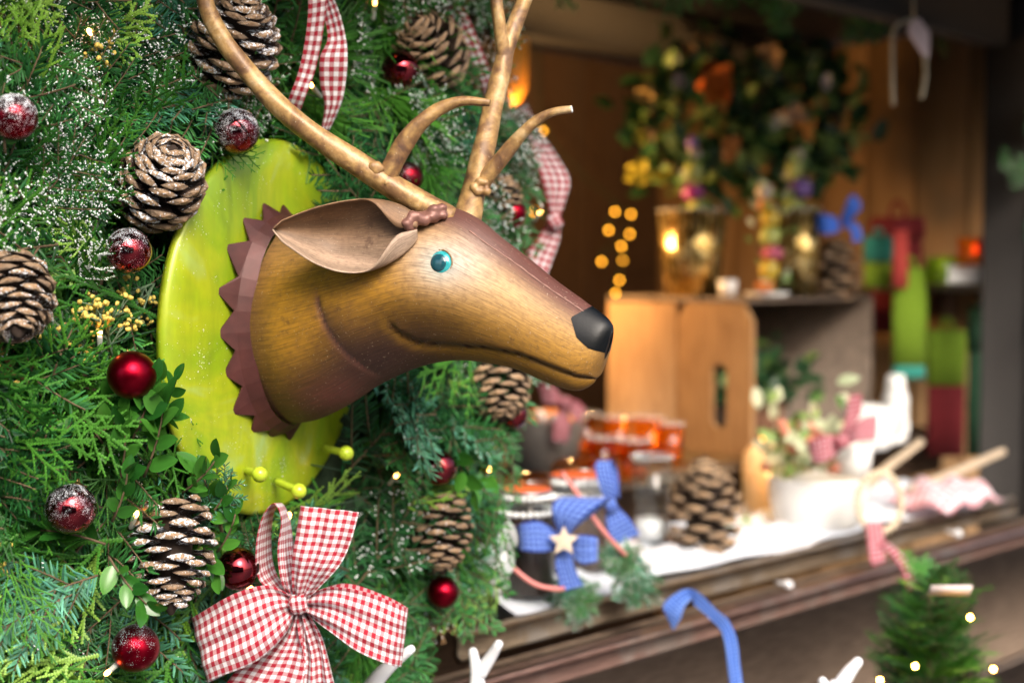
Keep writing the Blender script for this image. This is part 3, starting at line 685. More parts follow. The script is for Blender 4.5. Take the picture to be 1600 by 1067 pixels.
BAUB = [  # px, py, diameter px, rough, frost, label
 (22, 183, 73, .22, 1.0, 'frost-dusted matte red bauble cut off by the left edge of the photo'),
 (370, 205, 71, .06, 1.0, 'heavily frosted shiny red bauble right under the tall near antler'),
 (201, 392, 72, .05, .55, 'shiny red bauble with frost on top, just below the closed pine cone'),
 (206, 586, 76, .30, 0, 'satin red bauble above the boxwood leaves, left of the lime plaque'),
 (111, 795, 79, .05, .5, 'largest shiny red bauble, low on the left, lightly frosted'),
 (372, 888, 67, .05, .0, 'shiny red bauble touching the upper loop of the big gingham bow'),
 (212, 1012, 74, .28, .12, 'satin red bauble at the bottom, under the hanging snowy pine cone'),
 (626, 110, 61, .05, 0, 'shiny red bauble beside the tan pine cone between the antlers'),
 (637, 277, 48, .30, .2, 'small satin red bauble peeping out behind the near antler tine'),
 (800, 333, 46, .30, 0, 'small satin red bauble right of the far antler base'),
 (686, 731, 57, .05, 0, 'dark shiny red bauble below the deer throat on green fir'),
 (692, 925, 50, .28, 0, 'small satin red bauble hanging under the lower right pine cone'),
 (803, 648, 44, .06, 0, 'shiny red bauble half hidden under the pine cone below the muzzle')]
CONES = [  # px, py, length px, radius px, axis (image right, image up, toward camera), open, frost, n, label
 (255, 275, 150, 72, (.42, .62, .66), .55, .75, 'tan half-closed snowy pine cone above the shiny bauble, upper left of the plaque'),
 (268, 880, 185, 68, (.05, -.93, .25), 1.0, .9, 'hanging snowy pine cone with upturned scales left of the big bow'),
 (22, 478, 150, 66, (.3, -.75, .55), 1.0, .55, 'open pine cone cut off by the left edge, beside yellow buds'),
 (370, 52, 165, 72, (.3, .75, .5), 1.0, .7, 'dark snowy open pine cone behind the top of the near antler'),
 (668, 72, 125, 60, (-.35, .55, .75), .55, .05, 'plain tan pine cone between the two antlers'),
 (690, 842, 130, 50, (.05, -.95, .2), .9, .15, 'narrow pine cone hanging low at the right of the garland'),
 (778, 612, 115, 54, (.15, -.85, .4), .75, .0, 'brown pine cone under the deer muzzle'),
 (786, 305, 80, 32, (.1, .9, .3), .9, .1, 'small pine cone mostly hidden by the far antler base')]
PLQ = (408, 512, 160, 296)
def blocked(px, py, D, pad=0):
    if ((px-PLQ[0])/(PLQ[2]+(18 if px > 400 else -4)+pad))**2+((py-PLQ[1])/(PLQ[3]-4+pad))**2 < 1: return True
    for b_ in BAUB:
        if math.hypot(px-b_[0], py-b_[1]) < b_[2]*.5*.93+pad: return True
    for x0, y0, x1, y1 in ((445, -40, 545, 205), (300, 790, 640, 1120), (640, -40, 770, 60), (715, 40, 775, 155)):
        if x0-pad < px < x1+pad and y0 < py < y1: return True
    for c in CONES:
        if math.hypot(px-c[0], py-c[1]) < max(c[3], c[2]*.42)*.9+pad: return True
    return False
def region(px, py):
    if rnd.random() < .035: return 'brn'
    def pick(**w):
        x = rnd.random()*sum(w.values())
        for k, v in w.items():
            x -= v
            if x <= 0: return k
        return k
    if px > 540:
        if py < 330: return pick(fir=2.4, firf=2.6, firff=2.4, pine=1.8, firb=1.0)
        if py > 560: return pick(fir=3.0, firb=2.0, ced=2.0, cedb=1.2, pine=1.0, firf=.4)
        return pick(fir=3, firf=1)
    if px > 420:
        if py < 230: return pick(fir=2, pine=4.5, cedb=.4, firf=.5, ced=.6)
        return pick(fir=3, firb=1.5, ced=2, cedb=1.2)
    if py < 250: return pick(fir=1.2, firf=1.6, firff=1.4, ced=1.2, cedf=2.4, cedb=1.5, firb=.8, jun=.35)
    if py < 430: return pick(fir=1.2, firf=.9, ced=1.8, cedf=1.6, cedb=1.6, firff=.4)
    if py < 590: return pick(fir=1.6, ced=1.4, jun=2.4, cedb=.5, firb=.5)
    if py < 800: return pick(fir=3.0, firf=.5, ced=1.8, cedl=1.2, firb=.6)
    return pick(fir=1.2, ced=2.4, cedl=2.2, cedb=1.6, firb=.9, jun=.4)
def place_sprig(kind, px, py, ang, lift, s, depth, roll=0, me=None):
    t_ = sstep(120, 460, px); nrm = nz(lerp(nz(-FW*.9+RT*.1), nz(N*.85+np.array([0, 0, .15])), t_*.8)); rt = nz(np.cross(Z, nrm)); up_ = np.cross(nrm, rt)
    tg = math.cos(ang)*rt+math.sin(ang)*up_; y = tg*math.cos(lift)+nrm*math.sin(lift); z = nz(nrm*math.cos(lift)-tg*math.sin(lift)); x = np.cross(y, z); z = z*math.cos(roll)+x*math.sin(roll)
    me = me or rnd.choice(KINDS[kind]); L = .16*s; D = Dsurf(px)+depth; loc = P(px, py, D)-tg*L*.45
    for q in (0.0, .3, .6, .85, 1.1):
        a, b_, c = proj(loc+y*L*q)
        if (depth < 0 and blocked(a, b_, c, (16 if s > .7 else 8) if q > .2 else -10)) or (depth >= 0 and ((a-PLQ[0])/(PLQ[2]+(26 if a > 400 else 4)))**2+((b_-PLQ[1])/(PLQ[3]+14))**2 < 1): return None
    e = proj(loc+y*L)
    if e[0] > xmax(e[1])+22: return None
    return inst(NAMES[kind], me, gar, frame(y, z, loc, s))
counts = {}
def scatter(n_target, depth, lift, smin, smax, grid):
    pts = []
    for gy in np.arange(-70, 1150, grid):
        for gx in np.arange(-80, 860, grid): pts.append((gx+rnd.uniform(-.5, .5)*grid, gy+rnd.uniform(-.5, .5)*grid))
    rnd.shuffle(pts); made = 0
    for gx, gy in pts:
        if made >= n_target or gx > xmax(gy)-6: continue
        if gx < 45 and gy > 985: continue
        k = region(gx, gy); nm = NAMES[k]
        if counts.get(nm, 0) >= 298: continue
        for tr in range(5):
            if gx > 540: ang = math.radians(rnd.gauss(-70, 50))
            elif gy > 780 and gx < 300: ang = math.radians(rnd.gauss(205, 38))
            elif gy < 420: ang = math.radians(rnd.gauss(105, 70))
            else: ang = math.radians(rnd.uniform(0, 360))
            o_ = place_sprig(k, gx, gy, ang, rnd.uniform(*lift), rnd.uniform(smin, smax), depth+rnd.uniform(-.012, .012), rnd.gauss(0, .5))
            if o_: counts[nm] = counts.get(nm, 0)+1; made += 1; break
    return made
m1 = scatter(280, .018, (.05, .35), .95, 1.3, 50)
m2 = scatter(300, -.018, (.12, .6), .8, 1.15, 49)
print('sprigs', m1, m2, counts)
# special sprigs seen in the photo: bright fronds, a brown frond
for kind, px, py, ang, s in (('cedb', 55, 75, 100, .85), ('cedb', 175, 35, 40, .9), ('cedb', 165, 65, -25, .8), ('cedb', 110, 365, 160, .7), ('cedb', 95, 400, 200, .7), ('cedb', 35, 300, 95, .8), ('cedb', 130, 290, 80, .6),
                             ('firff', 130, 100, 100, .7), ('fir', 160, 130, 95, .75), ('fir', 250, 155, 15, .8), ('cedf', 30, 110, -60, .9), ('firff', 85, 120, -70, .8), ('firff', 90, 300, 40, .8), ('firff', 60, 210, 200, .7), ('jun', 120, 490, 60, 1.1), ('jun', 160, 470, 100, 1.0), ('jun', 80, 510, 150, 1.0),
                             ('jun', 190, 500, 40, .9), ('jun', 225, 470, 70, .9), ('jun', 200, 965, 150, 1.0), ('jun', 175, 975, 190, .9), ('jun', 170, 110, -40, .9), ('cedb', 70, 1040, 190, .9), ('cedb', 20, 1000, 200, .8), ('cedl', 60, 830, 170, .9), ('firb', 60, 925, 195, 1.0), ('firb', 30, 960, 200, .9)):
    place_sprig(kind, px, py, math.radians(ang), .35, s, -.045, 0)
# sprays that lap over the plaque rim
for kind, px, py, ang, s, D in (('firb', 345, 765, 50, .55, 1.83), ('ced', 362, 240, -15, .5, 1.86), ('fir', 405, 835, 60, .45, 1.9), ('firb', 300, 800, 60, .5, 1.82)):
    y = math.cos(math.radians(ang))*RT+math.sin(math.radians(ang))*UP-FW*.25; inst(NAMES[kind], rnd.choice(KINDS[kind]), gar, frame(y, -FW, P(px, py, D)-y*.05, s))
# boxwood
def boxwood(px, py, ang, n, D, s=1.0):
    y = nz(math.cos(math.radians(ang))*RT+math.sin(math.radians(ang))*UP-FW*.3); b0 = P(px, py, D); L = .085*s
    x = nz(np.cross(y, -FW)); z = np.cross(x, y); pts = [b0+y*L*t+x*.008*math.sin(t*2) for t in np.linspace(0, 1, 6)]
    o_ = part('boxwood_sprig', tube(pts, np.linspace(.0018, .001, 6), 5), M_['box'] if False else M_['twig'], gar)
    for k in range(n):
        t = .15+.85*k/(n-1); p, dr = along(np.array(pts), min(t, .99)); a = k*2.2+rnd.uniform(-.3, .3); rad = x*math.cos(a)+z*math.sin(a)*.7; op = rnd.uniform(.6, 1.2)*(1-.5*t)
        dv = nz(dr*(1-.4*op)+rad*op+(-FW)*.15); up_ = nz(-FW*1.0+UP*.5+dr*.2+rad*rnd.uniform(-.3, .2)); inst('leaf', LEAF, o_, frame(dv, nz(up_+np.array([rnd.gauss(0, .45) for _ in range(3)])), p, s*rnd.uniform(1.0, 1.45)))
for px, py, ang, n, D, s in ((205, 690, 72, 9, 1.76, .95), (140, 665, 60, 8, 1.77, .9), (185, 760, 85, 8, 1.76, .9), (110, 700, 120, 8, 1.75, .9), (225, 745, 75, 9, 1.77, 1.1), (180, 655, 10, 8, 1.78, .9), (150, 610, 175, 8, 1.77, 1.0), (120, 640, 110, 8, 1.79, .9), (90, 620, 160, 8, 1.78, .95), (235, 665, 85, 8, 1.79, .8), (160, 660, 215, 8, 1.79, .9),
                             (165, 850, 170, 8, 1.74, .9), (170, 870, -40, 8, 1.745, .9), (175, 815, 75, 7, 1.75, .8), (285, 770, 50, 8, 1.83, .8), (318, 815, 60, 7, 1.86, .7), (340, 862, 70, 6, 1.87, .7), (8, 240, 100, 5, 1.66, .9), (310, 820, -60, 7, 1.86, .8), (120, 700, 40, 9, 1.77, 1.0), (60, 660, 100, 8, 1.76, 1.0), (180, 720, 130, 8, 1.77, 1.0), (235, 650, 60, 6, 1.80, .7), (345, 830, 110, 8, 1.87, 1.0), (705, 690, -60, 7, 2.2, 1.0), (750, 660, -80, 8, 2.28, 1.0)):
    boxwood(px, py, ang, n, D-(.03 if px < 260 else .02), s)

# ------------------------------------------------------------------ baubles
def bauble(px, py, dpx, rough, frost, label, k):
    D = Dsurf(px)-.10+(.03 if px > 600 else 0)-(.035 if py == 586 else 0); r = dpx/2*D/FPX; c = P(px, py, D)
    o_ = empty('bauble', label, 'bauble', c, 'red baubles in the garland'); part('ball', ball(c, r, 48, 28), bauble_mat('red_bauble', rough, frost, k*1.37), o_)
    ax = nz(UP*.8+FW*.75+RT*rnd.uniform(-.4, .4)); b_ = c+ax*r*.97
    cp_ = part('cap', lathe([(r*.22, 0), (r*.22, r*.22), (r*.10, r*.26)], b_, 16, ax), M_['gold'], o_); e1 = nz(np.cross(ax, RT)); q = b_+ax*r*.38
    part('hanging_ring', tube([q+r*.14*(math.cos(t)*ax+math.sin(t)*e1) for t in np.linspace(0, 6.28, 14)], r*.02, 6), M_['gold'], cp_)
for k, b_ in enumerate(BAUB): bauble(*b_, k)
# ------------------------------------------------------------------ pine cones
def cone_scale_mesh(seed, fat=1.0):
    rs = np.random.RandomState(seed); V, C = [], []; seg = 8
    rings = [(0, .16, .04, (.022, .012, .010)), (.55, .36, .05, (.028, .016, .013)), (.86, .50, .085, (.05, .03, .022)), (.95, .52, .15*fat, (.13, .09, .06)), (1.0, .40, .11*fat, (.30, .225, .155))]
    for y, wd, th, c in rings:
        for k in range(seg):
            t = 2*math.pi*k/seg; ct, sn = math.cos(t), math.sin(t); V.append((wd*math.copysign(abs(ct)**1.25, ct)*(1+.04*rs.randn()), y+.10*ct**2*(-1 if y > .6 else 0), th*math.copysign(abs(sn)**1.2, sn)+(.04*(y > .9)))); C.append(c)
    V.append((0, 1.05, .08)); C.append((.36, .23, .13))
    F = [(i*seg+k, i*seg+(k+1) % seg, (i+1)*seg+(k+1) % seg, (i+1)*seg+k) for i in range(4) for k in range(seg)]+[(32+k, 32+(k+1) % seg, 40) for k in range(seg)]
    return V, F, np.array(C)
def scale_mat(name, frost):
    m, n, l, b = newmat(name); a = n.new('ShaderNodeVertexColor'); a.layer_name = 'Col'; oi = n.new('ShaderNodeObjectInfo'); v = coords(n, l)
    col = mix(n, l, 1.0, a.outputs[0], mix(n, l, oi.outputs['Random'], (.7, .65, .6), (1.35, 1.25, 1.1)), 'MULTIPLY'); ad = n.new('ShaderNodeVectorMath'); ad.operation = 'ADD'; l.new(v, ad.inputs[0])
    cb = n.new('ShaderNodeCombineXYZ'); l.new(math_(n, l, 'MULTIPLY', oi.outputs['Random'], 50.0), cb.inputs[0]); l.new(cb.outputs[0], ad.inputs[1])
    g = noise(n, l, ad.outputs[0], 5, 4); col = mix(n, l, ramp(n, l, g, [(.3, .4), (.6, 0)]), col, (.05, .03, .02), 'MIX')
    if frost > 0:
        f = noise(n, l, ad.outputs[0], 8.5, 4, .7); rr = math_(n, l, 'ADD', f, math_(n, l, 'MULTIPLY', math_(n, l, 'SUBTRACT', oi.outputs['Random'], .5), .16)); fr = ramp(n, l, rr, [(.70-.17*frost, 0), (.73-.17*frost, 1)])
        col = mix(n, l, fr, col, (.74, .79, .86))
    l.new(col, b.inputs['Base Color']); setp(b, rough=.7); bumpn(n, l, b, g, .4, .02); return m
CM = {}
def cone_parts(o_, c0, ax, L, R, opn, frost, n=78):
    """scales on a golden-angle spiral round the axis; c0 = middle of the cone"""
    key = round(frost, 2)
    if key not in CM:
        mt = scale_mat('cone_scale', frost); CM[key] = []
        for s in range(3):
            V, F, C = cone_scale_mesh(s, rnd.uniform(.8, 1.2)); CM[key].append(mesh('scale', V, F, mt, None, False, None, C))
    b0 = c0-ax*L/2; h = nz(np.cross(ax, FW+RT*.3)); h2 = np.cross(ax, h)
    part('core', lathe([(R*.25, 0), (R*.50, L*.15), (R*.46, L*.5), (R*.26, L*.8), (R*.05, L*.93)], b0, 12, ax), plain('cone_core', (.03, .018, .012), .9), o_)
    for k in range(n):
        s = (k+.5)/n; s = s**.9; th = k*2.39996; rad = h*math.cos(th)+h2*math.sin(th)
        env = R*(math.sin(math.pi*min(1, .16+s*.86))**.62); beta = math.radians(-22+ (100-46*opn)*s+(1-opn)*25); dv = nz(rad*math.cos(beta)+ax*math.sin(beta)+np.array([rnd.gauss(0, .05) for _ in range(3)]))
        root_ = b0+ax*L*(.03+.80*s)+rad*R*.12; sc_ = max(env*.90, R*.26); M = frame(dv, nz(ax-dv*(ax@dv)), root_, 1.0); wdt = R*.92*(1-.42*s)*(.85 if s > .08 else .7)
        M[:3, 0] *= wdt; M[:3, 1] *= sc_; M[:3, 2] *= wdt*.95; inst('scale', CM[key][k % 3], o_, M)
for px, py, lpx, rpx, ax, opn, frost, label in CONES:
    D = Dsurf(px)-.095+(.03 if px > 600 else 0); c0 = P(px, py, D); axw = nz(ax[0]*RT+ax[1]*UP-ax[2]*FW); s = D/FPX
    o_ = empty('pine_cone', label, 'pine cone', c0, 'pine cones in the garland'); cone_parts(o_, c0, axw, lpx*s, rpx*s, opn, frost)
# ------------------------------------------------------------------ ribbons
def ribbon(rows, n=40, m=10, wave=.0, wk=3, u0=0.0, seed=0, width=None):
    """rows: (lx, ly, lD, rx, ry, rD) edge pairs in photo pixels and depth"""
    s = spline(rows, n); V, UV = [], []; acc = 0; pm = None
    nat = width or max(np.linalg.norm(P(*q[:3])-P(*q[3:6])) for q in s)
    for i, q in enumerate(s):
        Lp, Rp = P(*q[:3]), P(*q[3:6]); mid = (Lp+Rp)/2; acc += 0 if pm is None else np.linalg.norm(mid-pm); pm = mid; wd = np.linalg.norm(Lp-Rp); sq = 1-min(1, wd/nat)
        for j in range(m+1):
            t = j/m; p = Lp*(1-t)+Rp*t; a = (wave+.5*sq*nat*.22)*math.sin(wk*2*math.pi*t+seed+i*.05)+wave*.6*math.sin(i*.31+seed*2+t*2); p = p-FW*a; V.append(p); UV.append((u0+t*nat, acc))
    F = [(i*(m+1)+j, (i+1)*(m+1)+j, (i+1)*(m+1)+j+1, i*(m+1)+j+1) for i in range(n-1) for j in range(m)]
    return (np.array(V), F), np.array(UV)
def rib(name, rows, mat, parent, **k):
    vf, uv = ribbon(rows, **k); o_ = part(name, vf, M_[mat], parent, uv=uv); sd = o_.modifiers.new('thick', 'SOLIDIFY'); sd.thickness = .0006; return o_
D0 = 1.87
bow = empty('gingham_bow', 'big red and white gingham bow at the bottom of the garland', 'bow', P(467, 945, D0), 'red gingham ribbons')
W7 = .072
rib('loop', [(462, 930, D0, 462, 960, D0), (418, 914, D0-.03, 442, 996, D0-.02), (368, 926, D0-.04, 396, 1036, D0-.04), (312, 958, D0-.03, 334, 1060, D0-.03), (300, 965, D0-.005, 326, 1066, D0-.005), (330, 955, D0+.02, 356, 1050, D0+.02), (400, 930, D0+.03, 420, 1000, D0+.03), (455, 935, D0+.01, 458, 958, D0+.01)], 'red', bow, n=70, m=18, wave=.0030, wk=2.5, seed=1, width=W7)
rib('loop', [(472, 930, D0, 476, 958, D0), (520, 916, D0-.02, 512, 985, D0-.03), (572, 925, D0-.03, 556, 1016, D0-.04), (622, 944, D0-.02, 610, 1038, D0-.03), (636, 950, D0+.005, 626, 1040, D0+.005), (600, 930, D0+.03, 590, 1025, D0+.03), (540, 912, D0+.03, 530, 990, D0+.03), (480, 928, D0+.01, 482, 955, D0+.01)], 'red', bow, n=70, m=18, wave=.0030, wk=2.5, seed=2.2, width=W7)
rib('loop', [(444, 938, D0-.01, 456, 932, D0+.02), (405, 905, D0-.02, 430, 890, D0+.03), (400, 855, D0-.03, 424, 845, D0+.03), (410, 808, D0-.03, 428, 800, D0+.03), (428, 786, D0-.03, 440, 785, D0+.03), (440, 812, D0-.03, 452, 806, D0+.03), (434, 862, D0-.03, 460, 855, D0+.02), (440, 910, D0-.02, 466, 905, D0+.01), (455, 938, D0, 468, 935, D0)], 'red', bow, n=70, m=14, wave=.001, wk=2, seed=.4, width=W7)
rib('tail', [(460, 938, D0-.005, 478, 938, D0-.005), (455, 905, D0-.025, 505, 912, D0-.02), (456, 872, D0-.03, 533, 880, D0-.03), (462, 835, D0-.03, 550, 842, D0-.03), (470, 790, D0-.02, 561, 800, D0-.025)], 'red', bow, n=50, m=16, wave=.0026, wk=2.5, seed=3, width=W7)
rib('tail', [(456, 952, D0, 474, 955, D0), (428, 990, D0+.005, 478, 1000, D0), (385, 1030, D0+.005, 478, 1040, D0-.01), (355, 1065, D0+.005, 468, 1085, D0-.01), (330, 1110, D0+.005, 455, 1130, D0-.01)], 'red', bow, n=50, m=16, wave=.0032, wk=2, seed=.9, width=W7)
rib('tail', [(464, 954, D0+.005, 480, 950, D0+.005), (468, 990, D0-.005, 500, 985, D0), (474, 1030, D0-.012, 514, 1030, D0-.005), (470, 1080, D0-.015, 524, 1075, D0-.01), (470, 1130, D0-.015, 545, 1125, D0-.01)], 'red', bow, n=50, m=16, wave=.0032, wk=2, seed=2, width=W7)
def knot(px, py, D, wpx, hpx, mat, parent, tilt=0):
    c = P(px, py, D); s = D/FPX; V, UV = [], []; nu, nv_ = 24, 14
    for i in range(nu):
        t = 2*math.pi*i/nu
        for j in range(nv_+1):
            u = j/nv_*2-1; bl = 1-.28*abs(u)**2.5+.05*math.sin(u*9+1)
            q = np.array([u*wpx*.5, math.sin(t)*hpx*.5*bl, 0]); dd = math.cos(t)*hpx*.42*bl; ct, sn = math.cos(tilt), math.sin(tilt); x, y = q[0]*ct-q[1]*sn, q[0]*sn+q[1]*ct
            V.append(c+s*(x*RT+y*UP)-FW*dd*s); UV.append((j/nv_*.03, t*hpx*.5*s))
    F = [(i*(nv_+1)+j, ((i+1) % nu)*(nv_+1)+j, ((i+1) % nu)*(nv_+1)+j+1, i*(nv_+1)+j+1) for i in range(nu) for j in range(nv_)]
    return part('knot', (np.array(V), F), M_[mat], parent, uv=np.array(UV))
knot(467, 943, D0-.012, 27, 33, 'red', bow, .15)
D1 = 1.93
rb = empty('gingham_ribbon', 'two trailing strands of red gingham ribbon at the top of the garland', 'ribbon', P(495, 0, D1), 'red gingham ribbons')
rib('strand', [(478, -40, D1, 508, -40, D1), (482, 10, D1, 510, 5, D1), (478, 60, D1, 503, 60, D1), (468, 108, D1, 492, 112, D1), (455, 145, D1, 478, 150, D1), (440, 178, D1+.02, 466, 182, D1+.02)], 'red2', rb, n=50, m=8, wave=.001, seed=1, width=.028)
rib('strand', [(498, -10, D1+.02, 515, -15, D1+.02), (508, 30, D1+.01, 530, 20, D1), (512, 62, D1, 540, 58, D1), (500, 90, D1-.01, 543, 90, D1-.01), (500, 130, D1, 540, 130, D1), (506, 165, D1+.01, 532, 165, D1+.01), (500, 208, D1+.03, 514, 205, D1+.03)], 'red2', rb, n=50, m=8, wave=.001, seed=2, width=.037)
D2 = 2.26
rb = empty('gingham_ribbon', 'red gingham ribbon curving over the tan pine cone between the antlers', 'ribbon', P(700, 20, D2), 'red gingham ribbons')
rib('strand', [(640, -18, D2, 652, -30, D2), (670, 2, D2-.02, 690, -2, D2-.02), (698, 22, D2-.03, 722, 12, D2-.03), (716, 52, D2-.03, 740, 45, D2-.03), (732, 90, D2-.02, 756, 85, D2-.02), (748, 125, D2, 768, 120, D2), (758, 152, D2+.02, 770, 150, D2+.02)], 'red2', rb, n=50, m=8, wave=.001, seed=1, width=.03)
D3 = 2.42
rb = empty('gingham_ribbon', 'knotted red gingham ribbon hanging at the right edge of the garland above the muzzle', 'ribbon', P(845, 210, D3), 'red gingham ribbons')
rib('strand', [(812, 165, D3+.03, 822, 160, D3+.03), (822, 205, D3, 840, 200, D3), (834, 240, D3-.01, 868, 240, D3-.01), (846, 278, D3-.01, 890, 280, D3), (855, 312, D3, 884, 312, D3), (862, 342, D3, 874, 342, D3)], 'red2', rb, n=50, m=10, wave=.0015, seed=1, width=.048)
rib('tail', [(858, 345, D3, 876, 348, D3), (844, 368, D3, 874, 376, D3), (826, 392, D3, 864, 404, D3), (812, 420, D3, 854, 434, D3), (800, 450, D3+.01, 845, 465, D3+.01)], 'red2', rb, n=40, m=10, wave=.0015, seed=2, width=.048)
knot(867, 346, D3-.012, 20, 26, 'red2', rb, .5)
# ------------------------------------------------------------------ fairy lights on the garland
ls = empty('fairy_light_string', 'warm white fairy light string woven through the evergreen garland', 'fairy lights', P(300, 500, 1.95))
BL = [(139, 48, 150, 66), (156, 518, 156, 545), (214, 801, 205, 822), (392, 918, 375, 930), (166, 1052, 180, 1040), (586, 2, 582, 40), (484, 131, 496, 145), (452, 803, 448, 830), (621, 741, 612, 752), (766, 731, 760, 745), (845, 330, 838, 340), (20, 1090, 30, 1080)]
wp = []
for bx, by, sx, sy in BL:
    D = Dsurf(bx)-.09+(.0 if bx < 480 else .02); a, c = P(sx, sy, D+.012), P(bx, by, D); ax = nz(c-a)
    if bx == 845: D = 2.36
    b_ = part('bulb', lathe([(.0023, 0), (.0030, .002), (.0030, .006), (.0016, .0085), (1e-5, .009)], c-ax*.006, 12, ax), M_['bulb'], ls)
    part('socket', lathe([(.0022, 0), (.0034, .003), (.0034, .020), (.0028, .022)], c-ax*.028, 12, ax), M_['socket'], b_); wp.append(c-ax*.03)
wp = sorted(wp, key=lambda p: p[2]); path = []
for i, p in enumerate(wp):
    path.append(p)
    if i+1 < len(wp): q = (p+wp[i+1])/2; path.append(q+N*-.06-Z*.03)
part('wire', tube(spline(path, 160), .0011, 6), M_['wire'], ls)

# ------------------------------------------------------------------ goods in the stall
def at_counter(px, py, z=CT+.008): return Pz(px, py, z)
def gl_jar(px, base, top, wpx, label, fill, cls='storage jar'):
    c = at_counter(px, base); D = proj(c)[2]; s = D/FPX; h = (base-top)*s; r = wpx*.5*s
    o_ = empty('storage_jar', label, 'jar', c, 'glass jars on the counter')
    part('glass_body', lathe([(r*.85, .0), (r, .012), (r, h*.62), (r*.93, h*.72), (r*.80, h*.78), (r*.80, h*.86), (r*.74, h*.86), (r*.74, h*.78), (r*.88, h*.70), (r*.95, h*.6), (r*.95, .018), (1e-5, .014)], c, 32), M_['glass'], o_)
    part('contents', lathe([(r*.93, .02), (r*.93, h*.55), (r*.5, h*.6), (1e-5, h*.61)], c, 24), fill, o_)
    ld = part('lid', lathe([(r*.86, h*.865), (r*.86, h*.93), (r*.7, h*.985), (r*.2, h), (1e-5, h)], c, 28), M_['amberlid'], o_)
    part('rubber_seal', lathe([(r*.82, h*.845), (r*.9, h*.85), (r*.9, h*.865), (r*.82, h*.866)], c, 28), M_['pink'], ld)
    for zf in (.70, .815):      # two rows of white beads round the neck
        rr = r*(1.0 if zf < .75 else .87); nb = 26
        part('bead_row', join([ball(c+np.array([math.cos(t)*rr, math.sin(t)*rr, h*zf]), rr*.115, 8, 6) for t in np.linspace(0, 2*math.pi, nb, endpoint=False)]), M_['bead'], o_)
    tb = [c+np.array([math.cos(t)*r*.88, math.sin(t)*r*.88, h*(.855)]) for t in np.linspace(0, 2*math.pi, 30)]
    part('clip_wire', tube(tb, .0022, 6), M_['steel'], o_); return c, h, r
M_['amberlid'] = glass('lid_glass', (.9, .62, .4), .05); M_['bead'] = plain('white_beads', (.85, .88, .88), .3, .05, 40, coat=.4); M_['rim'] = glass('rim_sky_glint', (.95, .97, 1), .05, .22); M_['steel'] = plain('steel_wire', (.5, .5, .52), .3, .1, 40, metal=1)  # rim: white diffuse mixed into the glass stands for the sky's reflection
dark_fill = plain('dark_spice', (.05, .028, .022), .7, .6, 180, bump=.5); brown_fill = plain('brown_biscuits', (.09, .045, .03), .6, .6, 120, bump=.5)
j1 = gl_jar(822, 940, 735, 90, 'glass clip jar nearest the garland with rows of white beads', dark_fill)
j2 = gl_jar(905, 900, 715, 104, 'glass clip jar with white beads behind the blue starred bow', brown_fill)
# blue bow with wooden star
DB = 2.44
bb = empty('blue_bow', 'blue gingham bow with a pale wooden star tied between the two jars', 'bow', P(882, 845, DB), 'blue ribbons')
WB = .05
rib('loop', [(880, 838, DB, 884, 852, DB), (845, 815, DB-.02, 850, 862, DB-.02), (812, 818, DB-.02, 815, 860, DB-.02), (808, 822, DB+.02, 812, 858, DB+.02), (850, 825, DB+.03, 852, 850, DB+.03)], 'blue', bb, n=40, m=10, wave=.001, seed=1, width=WB)
rib('loop', [(884, 838, DB, 886, 852, DB), (905, 835, DB-.02, 905, 880, DB-.02), (930, 838, DB-.02, 930, 878, DB-.02), (932, 845, DB+.02, 930, 875, DB+.02), (900, 845, DB+.03, 900, 860, DB+.03)], 'blue', bb, n=40, m=10, wave=.001, seed=2, width=WB)
rib('loop', [(874, 840, DB, 888, 842, DB), (862, 800, DB-.02, 905, 815, DB-.02), (866, 782, DB-.01, 940, 785, DB-.01), (880, 778, DB+.02, 955, 780, DB+.03), (885, 820, DB+.03, 900, 825, DB+.03)], 'blue', bb, n=40, m=10, wave=.001, seed=3, width=WB)
rib('tail', [(878, 845, DB, 888, 845, DB), (868, 875, DB-.01, 895, 875, DB-.01), (872, 900, DB-.01, 902, 896, DB-.01), (876, 925, DB-.01, 912, 915, DB-.01)], 'blue', bb, n=30, m=8, wave=.001, seed=1, width=WB)
def star(c, r, th, mat, parent):
    V = []; 
    for s in (-1, 1):
        for k in range(10):
            t = math.pi/2+k*math.pi/5; q = r if k % 2 == 0 else r*.48; V.append(c+RT*q*math.cos(t)+UP*q*math.sin(t)+FW*th*s)
    V += [c-FW*th*1.5, c+FW*th*1.5]; F = [(k, (k+1) % 10, 20) for k in range(10)]+[(10+(k+1) % 10, 10+k, 21) for k in range(10)]+[(k, k+10, (k+1) % 10+10, (k+1) % 10) for k in range(10)]
    return part('star', (np.array(V), F), mat, parent, smooth=False)
star(P(881, 845, DB-.03), .026, .003, plain('pale_wood', (.62, .52, .40), .7, .2, 60), bb)
DB2 = 2.62
bb = empty('blue_bow', 'bright blue ribbon bow tied to the right side of the rear jar', 'bow', P(960, 790, DB2), 'blue ribbons')
rib('loop', [(948, 790, DB2, 958, 800, DB2), (935, 755, DB2-.01, 962, 765, DB2-.01), (930, 725, DB2, 955, 720, DB2), (945, 722, DB2+.02, 965, 735, DB2+.02), (958, 770, DB2+.02, 968, 780, DB2+.02)], 'blue', bb, n=36, m=8, seed=1, wave=.001, width=.04)
rib('tail', [(946, 792, DB2, 962, 788, DB2), (950, 830, DB2-.01, 985, 812, DB2-.01), (965, 850, DB2-.01, 1000, 835, DB2)], 'blue', bb, n=24, m=8, wave=.001, seed=2, width=.04)
knot(955, 790, DB2-.01, 18, 22, 'blue', bb, .3)
